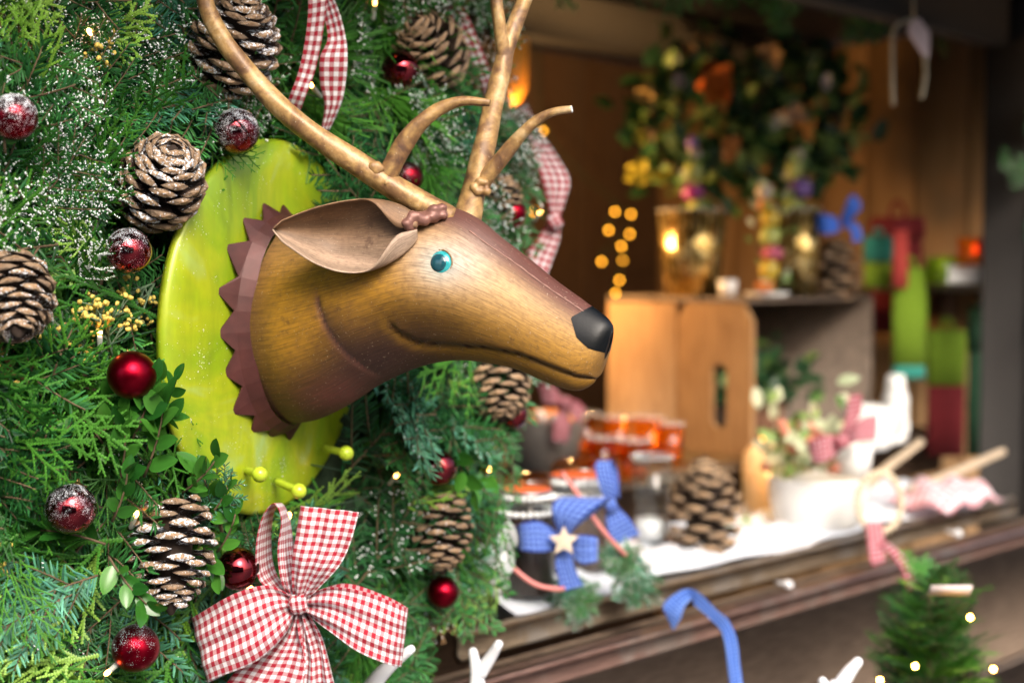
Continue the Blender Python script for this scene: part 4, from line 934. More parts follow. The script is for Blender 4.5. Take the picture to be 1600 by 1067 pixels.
# pink cord
pc = [P(785, 865, 2.40), P(805, 890, 2.38), P(835, 912, 2.38), P(868, 920, 2.40), P(885, 918, 2.45)]
tag(part('pink_cord', tube(spline(pc, 40), .0042, 8), M_['pink']), 'pink cord sagging across the front of the nearer jar', 'cord')
pc = [P(878, 738, 2.5), P(905, 775, 2.49), P(935, 820, 2.48), P(965, 855, 2.5), P(990, 880, 2.56)]
tag(part('pink_cord', tube(spline(pc, 30), .0045, 8), M_['pink']), 'pink cord running slantwise across the rear jar and blue bow', 'cord')
# white leaf ornament by the jars
wo = empty('white_leaf_ornament', 'white felt leaf ornament between the garland and the jars', 'ornament', P(775, 870, 2.33))
for k, (a, b_, c, e, wd) in enumerate(((780, 905, 785, 835, 26), (768, 895, 748, 850, 24), (785, 925, 770, 880, 22), (792, 860, 795, 815, 22))):
    p0, p1 = P(a, b_, 2.33-.006*k), P(c, e, 2.31-.008*k); me = leaf_mesh('petal', 'white2', .05, .03, .3) if 'white2' in M_ else None
    if me is None: M_['white2'] = plain('white_felt', (.8, .82, .86), .9, .05, 60); me = leaf_mesh('petal', 'white2', .05, .03, .3)
    inst('petal', me, wo, frame(p1-p0, -FW, p0, np.linalg.norm(p1-p0)/.05))
# sprigs lying on the counter
for px, py, ang, s, lab in ((890, 935, -40, .62, 'small fir sprig lying under the tail of the starred bow'), (985, 905, -70, .62, 'frosted fir sprig hanging over the counter edge right of the jars'), (965, 870, 160, .5, 'fir sprig tucked beside the base of the rear jar')):
    c = P(px, py, 2.52); o_ = empty('fir_sprig', lab, 'fir sprig', c, 'fir sprigs on the counter'); an_ = math.radians(ang)
    for q, k in ((0, 'firff'), (.7, 'fir'), (-.6, 'firb')):
        y = math.cos(an_+q)*RT+math.sin(an_+q)*UP-FW*.2; inst('twig', rnd.choice(KINDS[k]), o_, frame(y, -FW+UP*.6, c-y*.05, s))
# grey bucket with orange goods and gingham bow
def tap(c, h, r0, r1, th=.004): return lathe([(r0, 0), (r1, h), (r1+.004, h+.003), (r1-th, h+.002), (r0-th, .01), (1e-5, .009)], c, 32)
TS = CT+.131
c = Pz(848, 728, TS); D = proj(c)[2]; s = D/FPX
bk = empty('grey_bucket', 'pale grey bucket of orange sweets with a gingham bow behind the muzzle', 'bucket', c)
part('bucket_body', tap(c, 75*s, 52*s, 68*s), plain('grey_zinc', (.36, .34, .32), .45, .2, 40, metal=.3), bk)
for k in range(22): part('sweet', ball(c+np.array([rnd.uniform(-1, 1)*45*s, rnd.uniform(-1, 1)*45*s, 66*s+rnd.uniform(0, 12)*s]), 11*s, 10, 7), M_.setdefault('sweet', plain('orange_sweet', (.75, .22, .06), .4, .3, 60)) if k % 3 else M_['porc'], bk)
DE = D-.13
rb = empty('gingham_bow', 'small red gingham bow on the grey bucket below the deer chin', 'bow', P(882, 630, DE), 'red gingham ribbons')
rib('loop', [(878, 622, DE, 884, 634, DE), (862, 600, DE-.02, 868, 632, DE-.02), (842, 602, DE, 848, 632, DE), (862, 612, DE+.03, 868, 630, DE+.03)], 'redbg', rb, n=30, m=8, wave=.001, width=.05)
rib('loop', [(884, 622, DE, 888, 634, DE), (900, 625, DE-.02, 892, 648, DE-.02), (915, 640, DE, 905, 662, DE), (896, 630, DE+.03, 892, 640, DE+.03)], 'redbg', rb, n=30, m=8, wave=.001, width=.05)
rib('tail', [(876, 630, DE, 888, 634, DE), (866, 660, DE-.01, 890, 668, DE-.01), (864, 690, DE, 886, 692, DE)], 'redbg', rb, n=20, m=8, wave=.001, width=.05)
knot(882, 628, DE-.02, 16, 18, 'redbg', rb)
# amber tea-light glasses
flame = emit('candle_glow', (1, .45, .10), 3.5); wax = plain('amber_wax', (.5, .20, .04), .4, .3, 40)
for px, base, h, wpx, lab in ((912, 712, 66, 50, 'amber tea light glass next to the grey bucket, back row'), (962, 716, 64, 52, 'amber tea light glass in the middle of the back row'), (1012, 718, 66, 50, 'amber tea light glass in front of the wooden crate, back row'),
                              (940, 746, 62, 48, 'amber tea light glass at the left of the front row'), (990, 752, 64, 52, 'amber tea light glass at the right of the front row'), (1046, 722, 60, 46, 'amber tea light glass closest to the pine cone in the vase')):
    c = Pz(px, base, TS); D = proj(c)[2]; s = D/FPX; o_ = empty('tea_light_glass', lab, 'tea light glass', c, 'amber tea light glasses'); H, r = h*s, wpx*.5*s
    part('glass_cup', lathe([(r*.8, 0), (r*.85, .006), (r, H), (r*.94, H), (r*.78, .012), (1e-5, .012)], c, 28), M_['amber'], o_)
    part('wax', lathe([(r*.7, .014), (r*.72, H*.3), (1e-5, H*.3)], c, 20), wax, o_)
    part('rim', tube([c+np.array([math.cos(t)*r*.97, math.sin(t)*r*.97, H]) for t in np.linspace(0, 6.283, 30)], .0035, 8), M_['rim'], o_)
# clear glass on the counter
def mercury():
    m, n, l, b = newmat('gold_mercury_glass'); v = coords(n, l); f = noise(n, l, v, 45, 4, .6); st_ = noise(n, l, coords(n, l, (60, 60, 4)), 1.0, 3)
    l.new(ramp(n, l, f, [(.35, (.10, .06, .02)), (.5, (.55, .36, .10)), (.65, (.85, .70, .36))]), b.inputs['Base Color']); setp(b, metal=.9); l.new(ramp(n, l, st_, [(.3, .12), (.7, .4)]), b.inputs['Roughness']); bumpn(n, l, b, math_(n, l, 'ADD', f, st_), .6, .004); return m
M_['merc'] = mercury()
def tumbler(px, base, top, wpx, lab, name='clear_tumbler', taper=.75, z=None, group='clear glasses'):
    c = at_counter(px, base) if z is None else z; D = proj(c)[2]; s = D/FPX; H = (base-top)*s; r = wpx*.5*s; o_ = empty(name, lab, 'glass', c, group)
    part('glass_wall', lathe([(r*taper, 0), (r, H), (r-.003, H), (r*taper-.003, .016), (1e-5, .014)], c, 32), M_['merc'] if name == 'glass_vase' else M_['glass'], o_)
    part('rim', tube([c+np.array([math.cos(t)*(r-.001), math.sin(t)*(r-.001), H]) for t in np.linspace(0, 6.283, 30)], .0032, 8), M_['rim'], o_); return o_, c, H, r
o_, c, H, r = tumbler(1018, 855, 712, 66, 'clear tapered glass standing between the jars and the cone vase')
part('salt_fill', lathe([(r*.70, .02), (r*.78, H*.32), (1e-5, H*.34)], c, 20), M_['white'], o_)
c = at_counter(1100, 862); s = proj(c)[2]/FPX; cz = empty('pine_cone', 'big brown pine cone standing on the cotton snow beside the clear glass', 'pine cone', c); cone_parts(cz, c+Z*82*s, Z, 160*s, 58*s, .8, 0.0, 75)
# moss tuft, candle, planter
mt = empty('moss_tuft', 'small green moss tuft beside the glowing candle', 'moss', at_counter(1160, 835))
for k in range(5): inst('twig', rnd.choice(KINDS['cedb']), mt, frame(nz(np.array([rnd.uniform(-1, 1), rnd.uniform(-1, 1), .6])), Z, at_counter(1160, 835), .35))
c = at_counter(1192, 800); D = proj(c)[2]; s = D/FPX
cn = empty('candle_lantern', 'glowing cream candle lantern left of the white planter', 'candle', c)
part('wax_body', lathe([(32*s, 0), (33*s, 70*s), (30*s, 92*s), (16*s, 108*s), (1e-5, 110*s)], c, 24), emit('glowing_wax', (1, .5, .16), .10, (.7, .48, .26)), cn)
part('flame', lathe([(1e-5, 112*s), (4*s, 116*s), (2.5*s, 124*s), (1e-5, 130*s)], c, 12), flame, cn)
cl = bpy.data.lights.new('candle_light', 'POINT'); cl.energy = .12; cl.color = (1, .5, .15); cl.shadow_soft_size = .02; lo = bpy.data.objects.new('candle_light', cl); COLL.objects.link(lo); lo.parent = cn; lo.location = (-.02, -.12, .12)
c = at_counter(1278, 822); D = proj(c)[2]; s = D/FPX
pt = empty('white_planter', 'white porcelain planter full of variegated leaves and berries', 'planter', c)
part('bowl', lathe([(55*s, 0), (70*s, 12*s), (78*s, 55*s), (77*s, 74*s), (80*s, 80*s), (75*s, 80*s), (70*s, 55*s), (1e-5, 48*s)], c, 36), M_['porc'], pt)
part('collar_panel', lathe([(30*s, 84*s), (34*s, 130*s), (30*s, 130*s), (26*s, 86*s)], c+RT*45*s-FW*20*s, 24), M_['porc'], pt)
M_['var'] = foliage('variegated_leaf', (.35, .42, .25), (.7, .72, .5), .4, False); M_['palegreen'] = foliage('pale_green_leaf', (.10, .22, .05), (.30, .42, .12), .4, False)
LV = leaf_mesh('leaf', 'var', .05, .026, .2); LG = leaf_mesh('leaf', 'palegreen', .05, .024, .2); LDK = leaf_mesh('leaf', 'dleaf', .06, .034, .2)
for k in range(90):
    p = c+np.array([rnd.uniform(-1, 1)*62*s, rnd.uniform(-1, 1)*60*s, 80*s+abs(rnd.gauss(0, 1))*55*s])-RT*22*s; dv = nz(np.array([rnd.uniform(-1, 1), rnd.uniform(-1, 1), rnd.uniform(-.2, 1)])); inst('leaf', rnd.choice([LV, LG, LV]), pt, frame(dv, nz(-FW+Z*.5), p, rnd.uniform(.6, 1.1)))
for k in range(14):
    p = c+np.array([rnd.uniform(-1, 1)*66*s, -rnd.uniform(.2, 1)*50*s, 90*s+rnd.random()*80*s])-RT*20*s; part('berry', ball(p, 9*s, 8, 6), M_.setdefault('berry', plain('salmon_berry', (.6, .22, .14), .4)), pt)
DP = D-.16
rb = empty('gingham_bow', 'loose red gingham bow lying over the white planter', 'bow', P(1310, 690, DP), 'red gingham ribbons')
rib('loop', [(1312, 680, DP, 1318, 700, DP), (1285, 680, DP-.02, 1290, 722, DP-.02), (1262, 692, DP, 1268, 720, DP), (1290, 690, DP+.03, 1295, 710, DP+.03)], 'redbg', rb, n=30, m=8, wave=.002, width=.06)
rib('loop', [(1316, 680, DP, 1320, 698, DP), (1345, 655, DP-.02, 1340, 690, DP-.02), (1372, 648, DP, 1368, 685, DP), (1345, 660, DP+.03, 1340, 680, DP+.03)], 'redbg', rb, n=30, m=8, wave=.002, width=.06)
rib('tail', [(1312, 680, DP, 1326, 676, DP), (1322, 650, DP, 1345, 645, DP), (1326, 618, DP, 1346, 615, DP)], 'redbg', rb, n=20, m=8, wave=.001, width=.05)
knot(1316, 690, DP-.02, 18, 22, 'redbg', rb)
c = Pz(1358, 700, TS); D = proj(c)[2]; s = D/FPX
mg = empty('white_mug', 'white mug with round handle behind the planter bow', 'mug', c)
part('cup', lathe([(30*s, 0), (36*s, 8*s), (38*s, 66*s), (35*s, 66*s), (32*s, 8*s), (1e-5, 8*s)], c, 28), M_['porc'], mg)
part('handle', tube([c+RT*(36+22*math.sin(t))*s*1.0+Z*(34-24*math.cos(t))*s for t in np.linspace(.0, math.pi, 14)], 5*s, 10), M_['porc'], mg)
# antler sticks, bead ring, cushion
for a, b_, c_, lab in (((1330, 790, 3.35), (1375, 740, 3.4), (1440, 690, 3.5), 'bleached antler stick leaning behind the bead ring'), ((1420, 770, 3.45), (1500, 735, 3.55), (1568, 705, 3.65), 'long bleached stick lying towards the right post')):
    sp_ = spline([P(*a), P(*b_), P(*c_)], 20); tag(part('bleached_stick', tube(sp_, np.linspace(.016, .009, 20), 10, False, .06), plain('bleached_wood', (.42, .33, .23), .7, .3, 30)), lab, 'stick', 'bleached sticks')
rg = empty('bead_ring', 'wooden bead ring with a red gingham ribbon hanging over the ledge', 'ring', P(1372, 790, 3.1)); rc = P(1374, 785, 3.1)
for k in range(26):
    t = k*2*math.pi/26; part('bead', ball(rc+(RT*34*math.cos(t)+UP*46*math.sin(t))*3.1/FPX, .0085, 10, 7), M_.setdefault('bead2', plain('pale_bead', (.68, .56, .40), .45, .2, 50)), rg)
rib('ribbon', [(1352, 815, 3.05, 1378, 815, 3.05), (1356, 850, 2.98, 1382, 846, 2.98), (1360, 876, 2.96, 1382, 872, 2.96), (1366, 884, 2.96, 1384, 878, 2.96)], 'redbg', rg, n=24, m=8, wave=.001, width=.04)
rib('ribbon', [(1374, 850, 2.97, 1386, 846, 2.97), (1396, 872, 2.95, 1408, 864, 2.95), (1412, 895, 2.93, 1424, 889, 2.93), (1420, 930, 2.92, 1434, 925, 2.92)], 'redbg', rg, n=24, m=8, wave=.001, width=.022)
cu = empty('gingham_cushion', 'pale pink gingham cushion heaped at the end of the counter', 'cushion', P(1470, 770, 3.45)); V, UV = [], []
nu_, nv__ = 24, 16; cc_ = P(1475, 762, 3.5)
for i in range(nu_+1):
    for j in range(nv__+1):
        u, v = i/nu_*2-1, j/nv__*2-1; V.append(cc_+A*u*.14+N*v*.085+Z*(.055*(1-u**4)*(1-v**4)+.008*math.sin(u*7+v*5)-.03)); UV.append((u*.14, v*.085))
part('cover', (np.array(V), [(i*(nv__+1)+j, (i+1)*(nv__+1)+j, (i+1)*(nv__+1)+j+1, i*(nv__+1)+j+1) for i in range(nu_) for j in range(nv__)]), gingham('pink_gingham', (.62, .22, .26), .02), cu, uv=np.array(UV))
for k, (px, py) in enumerate(((1232, 913), (1497, 833))):
    c = P(px, py, 2.9 if k == 0 else 3.3); nl_ = empty('white_blob', ('round white button of unknown kind on the counter lip, nearer the blue ribbon', 'round white button of unknown kind on the counter rail, nearer the right post')[k], 'blob', c); part('blob_head', ball(c, .009, 16, 10), M_['white'], nl_); part('shank', tube([c, c-N*.03], .004, 8), M_['white'], nl_)  # white blobs of unknown kind; round head and shank are made up
# blue ribbon over the ledge
DR = 2.50; M_['blue3'] = gingham('blue_check_ribbon', (.01, .09, .5), .0065, (.25, .42, .9))
br_ = empty('blue_ribbon', 'bright blue ribbon looped over the counter ledge and hanging down', 'ribbon', P(1080, 930, DR), 'blue ribbons')
rib('strand', [(1040, 960, DR, 1052, 985, DR), (1036, 945, DR-.01, 1062, 968, DR-.01), (1052, 928, DR-.01, 1070, 945, DR-.01), (1072, 918, DR-.01, 1082, 935, DR-.01), (1092, 925, DR-.02, 1085, 945, DR-.02), (1120, 952, DR-.06, 1108, 965, DR-.06), (1138, 968, DR-.09, 1126, 985, DR-.09), (1152, 1000, DR-.1, 1132, 1005, DR-.1), (1158, 1050, DR-.1, 1138, 1055, DR-.1), (1168, 1110, DR-.1, 1146, 1115, DR-.1)], 'blue3', br_, n=60, m=8, wave=.003, seed=1, width=.026)
# ------------------------------------------------------------------ crate and what stands on it
CA, CN_, CL, CW, CH = 1.215, -.37, .58, .48, .385; z0 = TS; z1 = TS+CH; th = .016
cr = empty('wooden_crate', 'old orange brown wooden crate standing open on the stall shelf', 'crate', S(CA+CL/2, CN_-CW/2, z0))
def slot_panel(a, n0, n1, zb, zt, sn, sz0, sz1, sw, mat):
    """end panel (normal along A) with a rounded vertical hand slot"""
    K = 24; outer, inner = [], []; rr = sw/2
    for k in range(K):
        t = 2*math.pi*(k+.5)/K; cx, cz = math.cos(t), math.sin(t)
        inner.append((sn+rr*cx, (sz1-rr if cz > 0 else sz0+rr)+rr*cz)); m = max(abs(cx), abs(cz)); ux, uz = cx/m, cz/m
        outer.append(((n0+n1)/2+ux*abs(n1-n0)/2, (zb+zt)/2+uz*(zt-zb)/2))
    V = [S(aa, q[0], q[1]) for aa in (a, a+th) for q in outer+inner]; F = []
    for k in range(K):
        k2 = (k+1) % K; F += [(k, k2, K+k2, K+k), (2*K+k2, 2*K+k, 3*K+k, 3*K+k2), (K+k, K+k2, 3*K+k2, 3*K+k), (k2, k, 2*K+k, 2*K+k2)]
    return part('end_panel', (np.array(V), F), mat, cr, smooth=False)
slot_panel(CA, CN_, CN_-.235, z0, z1, CN_-.10, z0+CH*.17, z0+CH*.60, .048, M_['crate'])
part('end_panel', sbox(CA, CA+th, CN_-CW, CN_-.238, z0, z1), M_['crate'], cr)
part('end_panel', sbox(CA+CL-th, CA+CL, CN_-CW, CN_, z0, z1), M_['crateg'], cr)
for k in range(3):
    a_, b_ = CN_-CW/3*k-.002, CN_-CW/3*(k+1)+.002
    part('slat', sbox(CA-.004, CA+CL+.004, b_, a_, z1+.001, z1+.014), M_['crateg'], cr); part('slat', sbox(CA+th, CA+CL-th, b_, a_, z0+.001, z0+.012), M_['crateg'], cr)
for k in range(3): part('back_slat', sbox(CA+th, CA+CL-th, CN_-CW, CN_-CW+.012, z0+.015+k*.122, z0+.015+k*.122+.115), M_['crateg'], cr)
TC = z1+.0145
pb = empty('potted_evergreen', 'dark leafy evergreen plant sitting inside the open crate', 'plant', S(CA+.30, CN_-.2, z0+.013))
part('pot', lathe([(.06, 0), (.085, .1), (.08, .1), (1e-5, .08)], S(CA+.30, CN_-.2, z0+.013), 24), plain('clay_pot', (.25, .12, .07), .8), pb)
for k in range(90):
    p = S(CA+.28+rnd.gauss(0, .085), CN_-.16+rnd.gauss(0, .06), z0+.12+abs(rnd.gauss(0, .065))); dv = nz(np.array([rnd.uniform(-1, 1), rnd.uniform(-1, .6), rnd.uniform(-.3, 1)])); inst('leaf', LDK if k % 4 else LG, pb, frame(dv, nz(-FW+Z), p, rnd.uniform(.7, 1.2)))
def on_crate(px, D):
    p = P(px, 460, D); return np.array([p[0], p[1], TC])
def bead_stack(c, spec, lab, name='bead_figure', group='stacked bead decorations'):
    o_ = empty(name, lab, 'decoration', c, group); z = 0
    for k, (r, col, sq) in enumerate(spec):
        part('bead', ball(c+Z*(z+r*sq)+RT*rnd.uniform(-.55, .55)*r, r, 14, 9, sz=sq), M_.setdefault('bd'+str(col), plain('painted_bead', col, .35, .15, 40, coat=.3)), o_); z += 2*r*sq*.85
    for k in range(26):
        p = c+Z*z*rnd.random()+RT*rnd.gauss(0, .03)+FW*rnd.gauss(0, .02); inst('leaf', LG if k % 3 else LV, o_, frame(nz(np.array([rnd.uniform(-1, 1), rnd.uniform(-1, 1), rnd.uniform(-.3, 1)])), -FW, p, rnd.uniform(.5, .8)))
    return o_
YEL, LIME, MAG, PUR, ORG, CRM, PNK = (.5, .36, .03), (.38, .42, .10), (.30, .02, .2), (.17, .09, .36), (.55, .16, .02), (.42, .36, .3), (.45, .08, .15)
c1 = on_crate(1082, 3.78); s = 3.78/FPX
v1, c, H, r = tumbler(1082, 458, 325, 108, 'wide gold mottled glass pot on the crate with flowers rising from it', 'glass_vase', .8, c1)
part('pebbles', join([ball(c+np.array([rnd.uniform(-1, 1)*r*.55, rnd.uniform(-1, 1)*r*.55, .02+rnd.random()*H*.7]), .012, 8, 6) for _ in range(60)]), plain('amber_pebbles', (.45, .28, .06), .3, .6, 60), v1)
bead_stack(c1+Z*.16, [(.022, YEL, 1), (.024, LIME, 1.3), (.03, MAG, .8), (.026, LIME, 1.4), (.022, CRM, 1), (.016, PUR, 1)], 'stack of yellow, lime and magenta beads above the wide gold pot')
c2 = on_crate(1243, 3.84); v2, c, H, r = tumbler(1243, 455, 322, 80, 'narrower gold mottled glass pot on the crate next to the blue bowed cone', 'glass_vase', .8, c2)
part('pebbles', join([ball(c+np.array([rnd.uniform(-1, 1)*r*.5, rnd.uniform(-1, 1)*r*.5, .02+rnd.random()*H*.6]), .011, 8, 6) for _ in range(40)]), plain('grey_pebbles', (.25, .24, .18), .35, .5, 60), v2)
bead_stack(c2+Z*.21, [(.024, LIME, 1.2), (.032, PUR, .9), (.022, LIME, 1.4), (.018, CRM, 1)], 'stack of lime and violet beads above the narrower gold pot')
c3 = on_crate(1198, 3.66); ds = empty('white_dish', 'flat white dish on the front corner of the crate', 'dish', c3); part('plate', lathe([(.045, 0), (.062, .012), (.058, .013), (1e-5, .006)], c3, 28), M_['porc'], ds)
bead_stack(c3+Z*.012, [(.026, ORG, .6), (.026, YEL, 1.2), (.03, PNK, .7), (.028, LIME, 1), (.026, YEL, 1), (.02, ORG, .8), (.022, CRM, 1.1)], 'tall figure of orange, yellow and pink beads on the white dish')
c4 = on_crate(1137, 3.68); vt = empty('votive_candle', 'small white votive between the gold pots on the crate', 'candle', c4); part('cup', lathe([(.022, 0), (.027, .045), (.024, .045), (1e-5, .038)], c4, 20), M_['porc'], vt); part('wick', tube([c4+Z*.036, c4+Z*.055], .002, 6), M_['twig'], vt)
c5 = on_crate(1303, 3.88); cz = empty('pine_cone', 'dark pine cone with a blue bow on the right end of the crate', 'pine cone', c5); cone_parts(cz, c5+Z*.085, Z, .17, .075, .9, .1, 55)
D5 = 3.76
bb = empty('blue_bow', 'royal blue ribbon bow crowning the pine cone on the crate', 'bow', P(1310, 345, D5), 'blue ribbons')
rib('loop', [(1310, 342, D5, 1312, 362, D5), (1290, 335, D5-.02, 1292, 366, D5-.02), (1275, 338, D5, 1276, 362, D5), (1292, 340, D5+.02, 1294, 358, D5+.02)], 'bluer', bb, n=24, m=6, width=.05)
rib('loop', [(1314, 342, D5, 1316, 358, D5), (1325, 312, D5-.02, 1342, 330, D5-.02), (1335, 305, D5, 1345, 318, D5), (1322, 335, D5+.02, 1330, 345, D5+.02)], 'bluer', bb, n=24, m=6, width=.05)
rib('tail', [(1314, 350, D5, 1324, 346, D5), (1330, 362, D5, 1342, 352, D5), (1332, 380, D5, 1348, 375, D5)], 'bluer', bb, n=16, m=6, width=.03)
# wreaths
def wreath(px, py, D, R, r, n, lab, extra):
    c = P(px, py, D); o_ = empty('leaf_wreath', lab, 'wreath', c, 'leaf wreaths in the stall'); tn_ = nz(-A*.3+N); e1 = nz(np.cross(Z, tn_)); 
    part('hoop', tube([c+R*(math.cos(t)*e1+math.sin(t)*Z) for t in np.linspace(0, 2*math.pi, 40)], .012, 8), M_['twig'], o_)
    for k in range(n+110):
        t = rnd.uniform(0, 2*math.pi); p = c+R*(1 if k < n else rnd.random()**.5)*(math.cos(t)*e1+math.sin(t)*Z)+np.array([rnd.gauss(0, r*.45) for _ in range(3)]); dv = nz(np.array([rnd.uniform(-1, 1) for _ in range(3)])+.4*(math.cos(t)*e1+math.sin(t)*Z)); inst('leaf', LDK if rnd.random() < .5 else LG, o_, frame(dv, nz(-FW+Z*.4), p, rnd.uniform(.8, 1.4)))
    for fx, fy, fr, col, lobes in extra:
        q = P(fx, fy, D-.17); mt_ = M_.setdefault('fl'+str(col), plain('silk_flower', col, .7, .15, 40)); lf = leaf_mesh('petal', 'fl'+str(col), .05, .04, .4)
        fo = part('flower_centre', ball(q, fr*D/FPX*.22, 10, 7), mt_, o_)
        for k in range(lobes+2): a = 2*math.pi*k/(lobes+2)+rnd.uniform(-.3, .3); inst('petal', lf, fo, frame(nz(RT*math.cos(a)+UP*math.sin(a)-FW*rnd.uniform(-.2, .9)), nz(-FW+UP*rnd.uniform(-.5, .5)), q, rnd.uniform(.55, 1.05)*fr*D/FPX/.05))
    return o_
wreath(1092, 190, 3.95, .155, .085, 230, 'green leaf wreath with orange and yellow flowers above the wide gold pot', [(1118, 130, 46, (.52, .12, .004), 5), (1140, 230, 26, (.4, .14, .02), 4), (1000, 268, 30, (.36, .30, .006), 5), (1040, 272, 18, (.34, .28, .006), 4), (1000, 215, 18, (.32, .30, .02), 4), (1008, 150, 22, (.38, .25, .07), 5), (1072, 80, 20, (.22, .13, .04), 4), (1100, 60, 20, (.22, .13, .04), 4), (1060, 130, 18, (.4, .38, .42), 3)])
wreath(1245, 190, 4.05, .15, .085, 230, 'darker green leaf wreath on the right above the narrower gold pot', [(1205, 85, 24, (.45, .27, .12), 4), (1240, 180, 22, (.35, .22, .14), 4), (1290, 130, 16, (.35, .35, .38), 3), (1215, 190, 18, (.4, .42, .38), 4)])
# ------------------------------------------------------------------ felt goods and shelf at the right
def sbag(px0, px1, py0, py1, D, lower, upper, split, lab, cat='felt bag'):
    s = D/FPX; p0 = P(px0, py1, D); wd = (px1-px0)*s; h = (py1-py0)*s; c = P((px0+px1)/2, py1, D); o_ = empty('felt_bag', lab, cat, c, 'felt bags hanging at the right')
    def slab(z_0, z_1, k, t): return lathe([(wd*.5*k*.3, z_0), (wd*.52*k*.3, (z_0+z_1)/2), (wd*.49*k*.3, z_1)], c, 20, sq=1/.3)
    part('body', slab(0, h*split, 1, 0), lower, o_); part('cuff', slab(h*split+.001, h, 1.06, 0), upper, o_)
    part('hanging_loop', tube([c+Z*(h+.0)+RT*wd*.15*math.cos(t)+Z*wd*.3*math.sin(t) for t in np.linspace(0, math.pi, 12)], .006, 8), upper, o_)
RF, LF, DGF, TEF = plain('red_felt', (.17, .012, .016), .95, .2, 60), plain('lime_felt', (.17, .29, .015), .95, .2, 60), plain('dark_green_felt', (.012, .055, .025), .95, .3, 60), plain('teal_felt', (.03, .25, .2), .95, .2, 60)
sbag(1448, 1505, 515, 712, 4.05, RF, LF, .56, 'red felt bag with a lime green cuff hanging under the shelf')
sbag(1510, 1555, 480, 712, 4.08, DGF, DGF, .7, 'dark green felt bag next to the right post')
sbag(1395, 1445, 418, 592, 3.98, TEF, LF, .12, 'lime green felt stocking with a teal hem right of the crate')
sbag(1350, 1392, 370, 450, 4.02, LF, TEF, .5, 'small green felt piece above the crate end', 'felt piece')
sbag(1395, 1418, 350, 450, 3.94, plain('coral_felt', (.5, .06, .05), .95), RF, .9, 'narrow coral felt strip hanging in front of the lime stocking', 'felt strip')
sbag(1360, 1440, 340, 520, 4.12, RF, RF, .8, 'dark red felt panel behind the green felt pieces', 'felt panel')
c = Pz(1398, 690, TS); D = proj(c)[2]; s = D/FPX
cy = empty('white_bottle', 'white slim bottle standing between the crate and the felt bags', 'bottle', c); part('body', lathe([(20*s, 0), (21*s, 70*s), (15*s, 85*s), (14*s, 105*s), (1e-5, 106*s)], c, 24), M_['porc'], cy); part('neck_ring', tube([c+Z*88*s+np.array([math.cos(t), math.sin(t), 0])*15*s for t in np.linspace(0, 6.283, 20)], 2.5*s, 8), M_['porc'], cy)
sh = empty('wall_shelf', 'small wooden shelf on the side wall at the right', 'shelf', S(2.28, -.35, 1.53)); shz = proj(P(1500, 446, 4.0)); zz = P(1500, 444, 4.0)[2]
part('board', sbox(1.93, 2.298, -.75, -.10, zz-.02, zz), M_['ledge'], sh); part('bracket', sbox(2.24, 2.298, -.42, -.39, zz-.12, zz-.022), M_['plank'], sh)
def on_shelf(px, D): p = P(px, 440, D); return np.array([p[0], p[1], zz+.001])
wbx = on_shelf(1528, 3.89); tag(part('white_box', join([box(wbx+Z*.022, (.04, .10, .022), SAX, .003), box(wbx+Z*.047, (.043, .103, .003), SAX, .001)]), M_['porc']), 'small white lidded box on the shelf', 'box')
for px, D, col, lab, lift in ((1472, 3.95, (.35, .55, .03), 'lime green glass tea light on the shelf', 0), (1497, 3.95, (.75, .65, .05), 'yellow glass tea light in the middle of the shelf', 0), (1522, 3.88, (.95, .30, .02), 'orange glass tea light on the white box', .051), (1548, 3.88, (.8, .10, .03), 'red orange glass tea light beside the right post', .051)):
    c = on_shelf(px, D)+Z*lift; o_ = empty('tea_light_glass', lab, 'tea light glass', c, 'coloured tea lights on the shelf'); H = .075
    part('glass_cup', lathe([(.038, 0), (.046, H), (.043, H), (.036, .008), (1e-5, .008)], c, 24), glass('tinted_glass', col, .05, .4), o_); part('flame', lathe([(1e-5, .03), (.007, .037), (.004, .052), (1e-5, .064)], c, 10), flame, o_); part('wax', lathe([(.024, .009), (.025, .028), (1e-5, .028)], c, 16), wax, o_)
# ------------------------------------------------------------------ lantern, fairy lights in the stall
lc = P(790, 85, 3.7)
la = empty('hanging_lantern', 'warm amber lantern glowing behind the far antler at the top', 'lantern', lc)
part('glass_shade', lathe([(.03, -.13), (.055, -.09), (.06, .06), (.035, .13), (.032, .13), (.056, .058), (.051, -.088), (.026, -.126)], lc, 28), emit('amber_shade', (1, .40, .05), .05), la)
part('top_cap', lathe([(.06, .131), (.045, .16), (.01, .19), (1e-5, .19)], lc, 20), M_['plank'], la)
part('filament_bulb', ball(lc, .03, 16, 10), emit('lantern_bulb', (1, .45, .08), 1), la)
part('hanging_cord', tube([lc+Z*.185, np.array([lc[0], lc[1], 2.335])], .004, 6), M_['wire'], la)
ll = bpy.data.lights.new('lantern_light', 'POINT'); ll.energy = 15; ll.color = (1, .55, .2); ll.shadow_soft_size = .05; lo = bpy.data.objects.new('lantern_light', ll); COLL.objects.link(lo); lo.parent = la; lo.location = (0.04, .04, -.38)
fs = empty('fairy_light_string', 'amber fairy light string hanging in the dark behind the muzzle', 'fairy lights', P(965, 300, 4.6)); ip = []
for px, py in ((835, 331), (848, 205), (961, 331), (986, 335), (951, 360), (984, 366), (971, 385), (940, 409), (973, 407), (968, 438), (962, 458)):
    c = P(px, py, 4.55+rnd.uniform(-.1, .1)); ip.append(c); b_ = part('bulb', ball(c, .0048, 10, 7), M_['bulbfar'], fs); part('socket', tube([c+Z*.005, c+Z*.028], .004, 8), M_['wire'], b_)
part('wire', tube(spline([ip[1]+Z*.5]+[p+Z*.03 for p in ip[1:]], 100), .0015, 5), M_['wire'], fs)
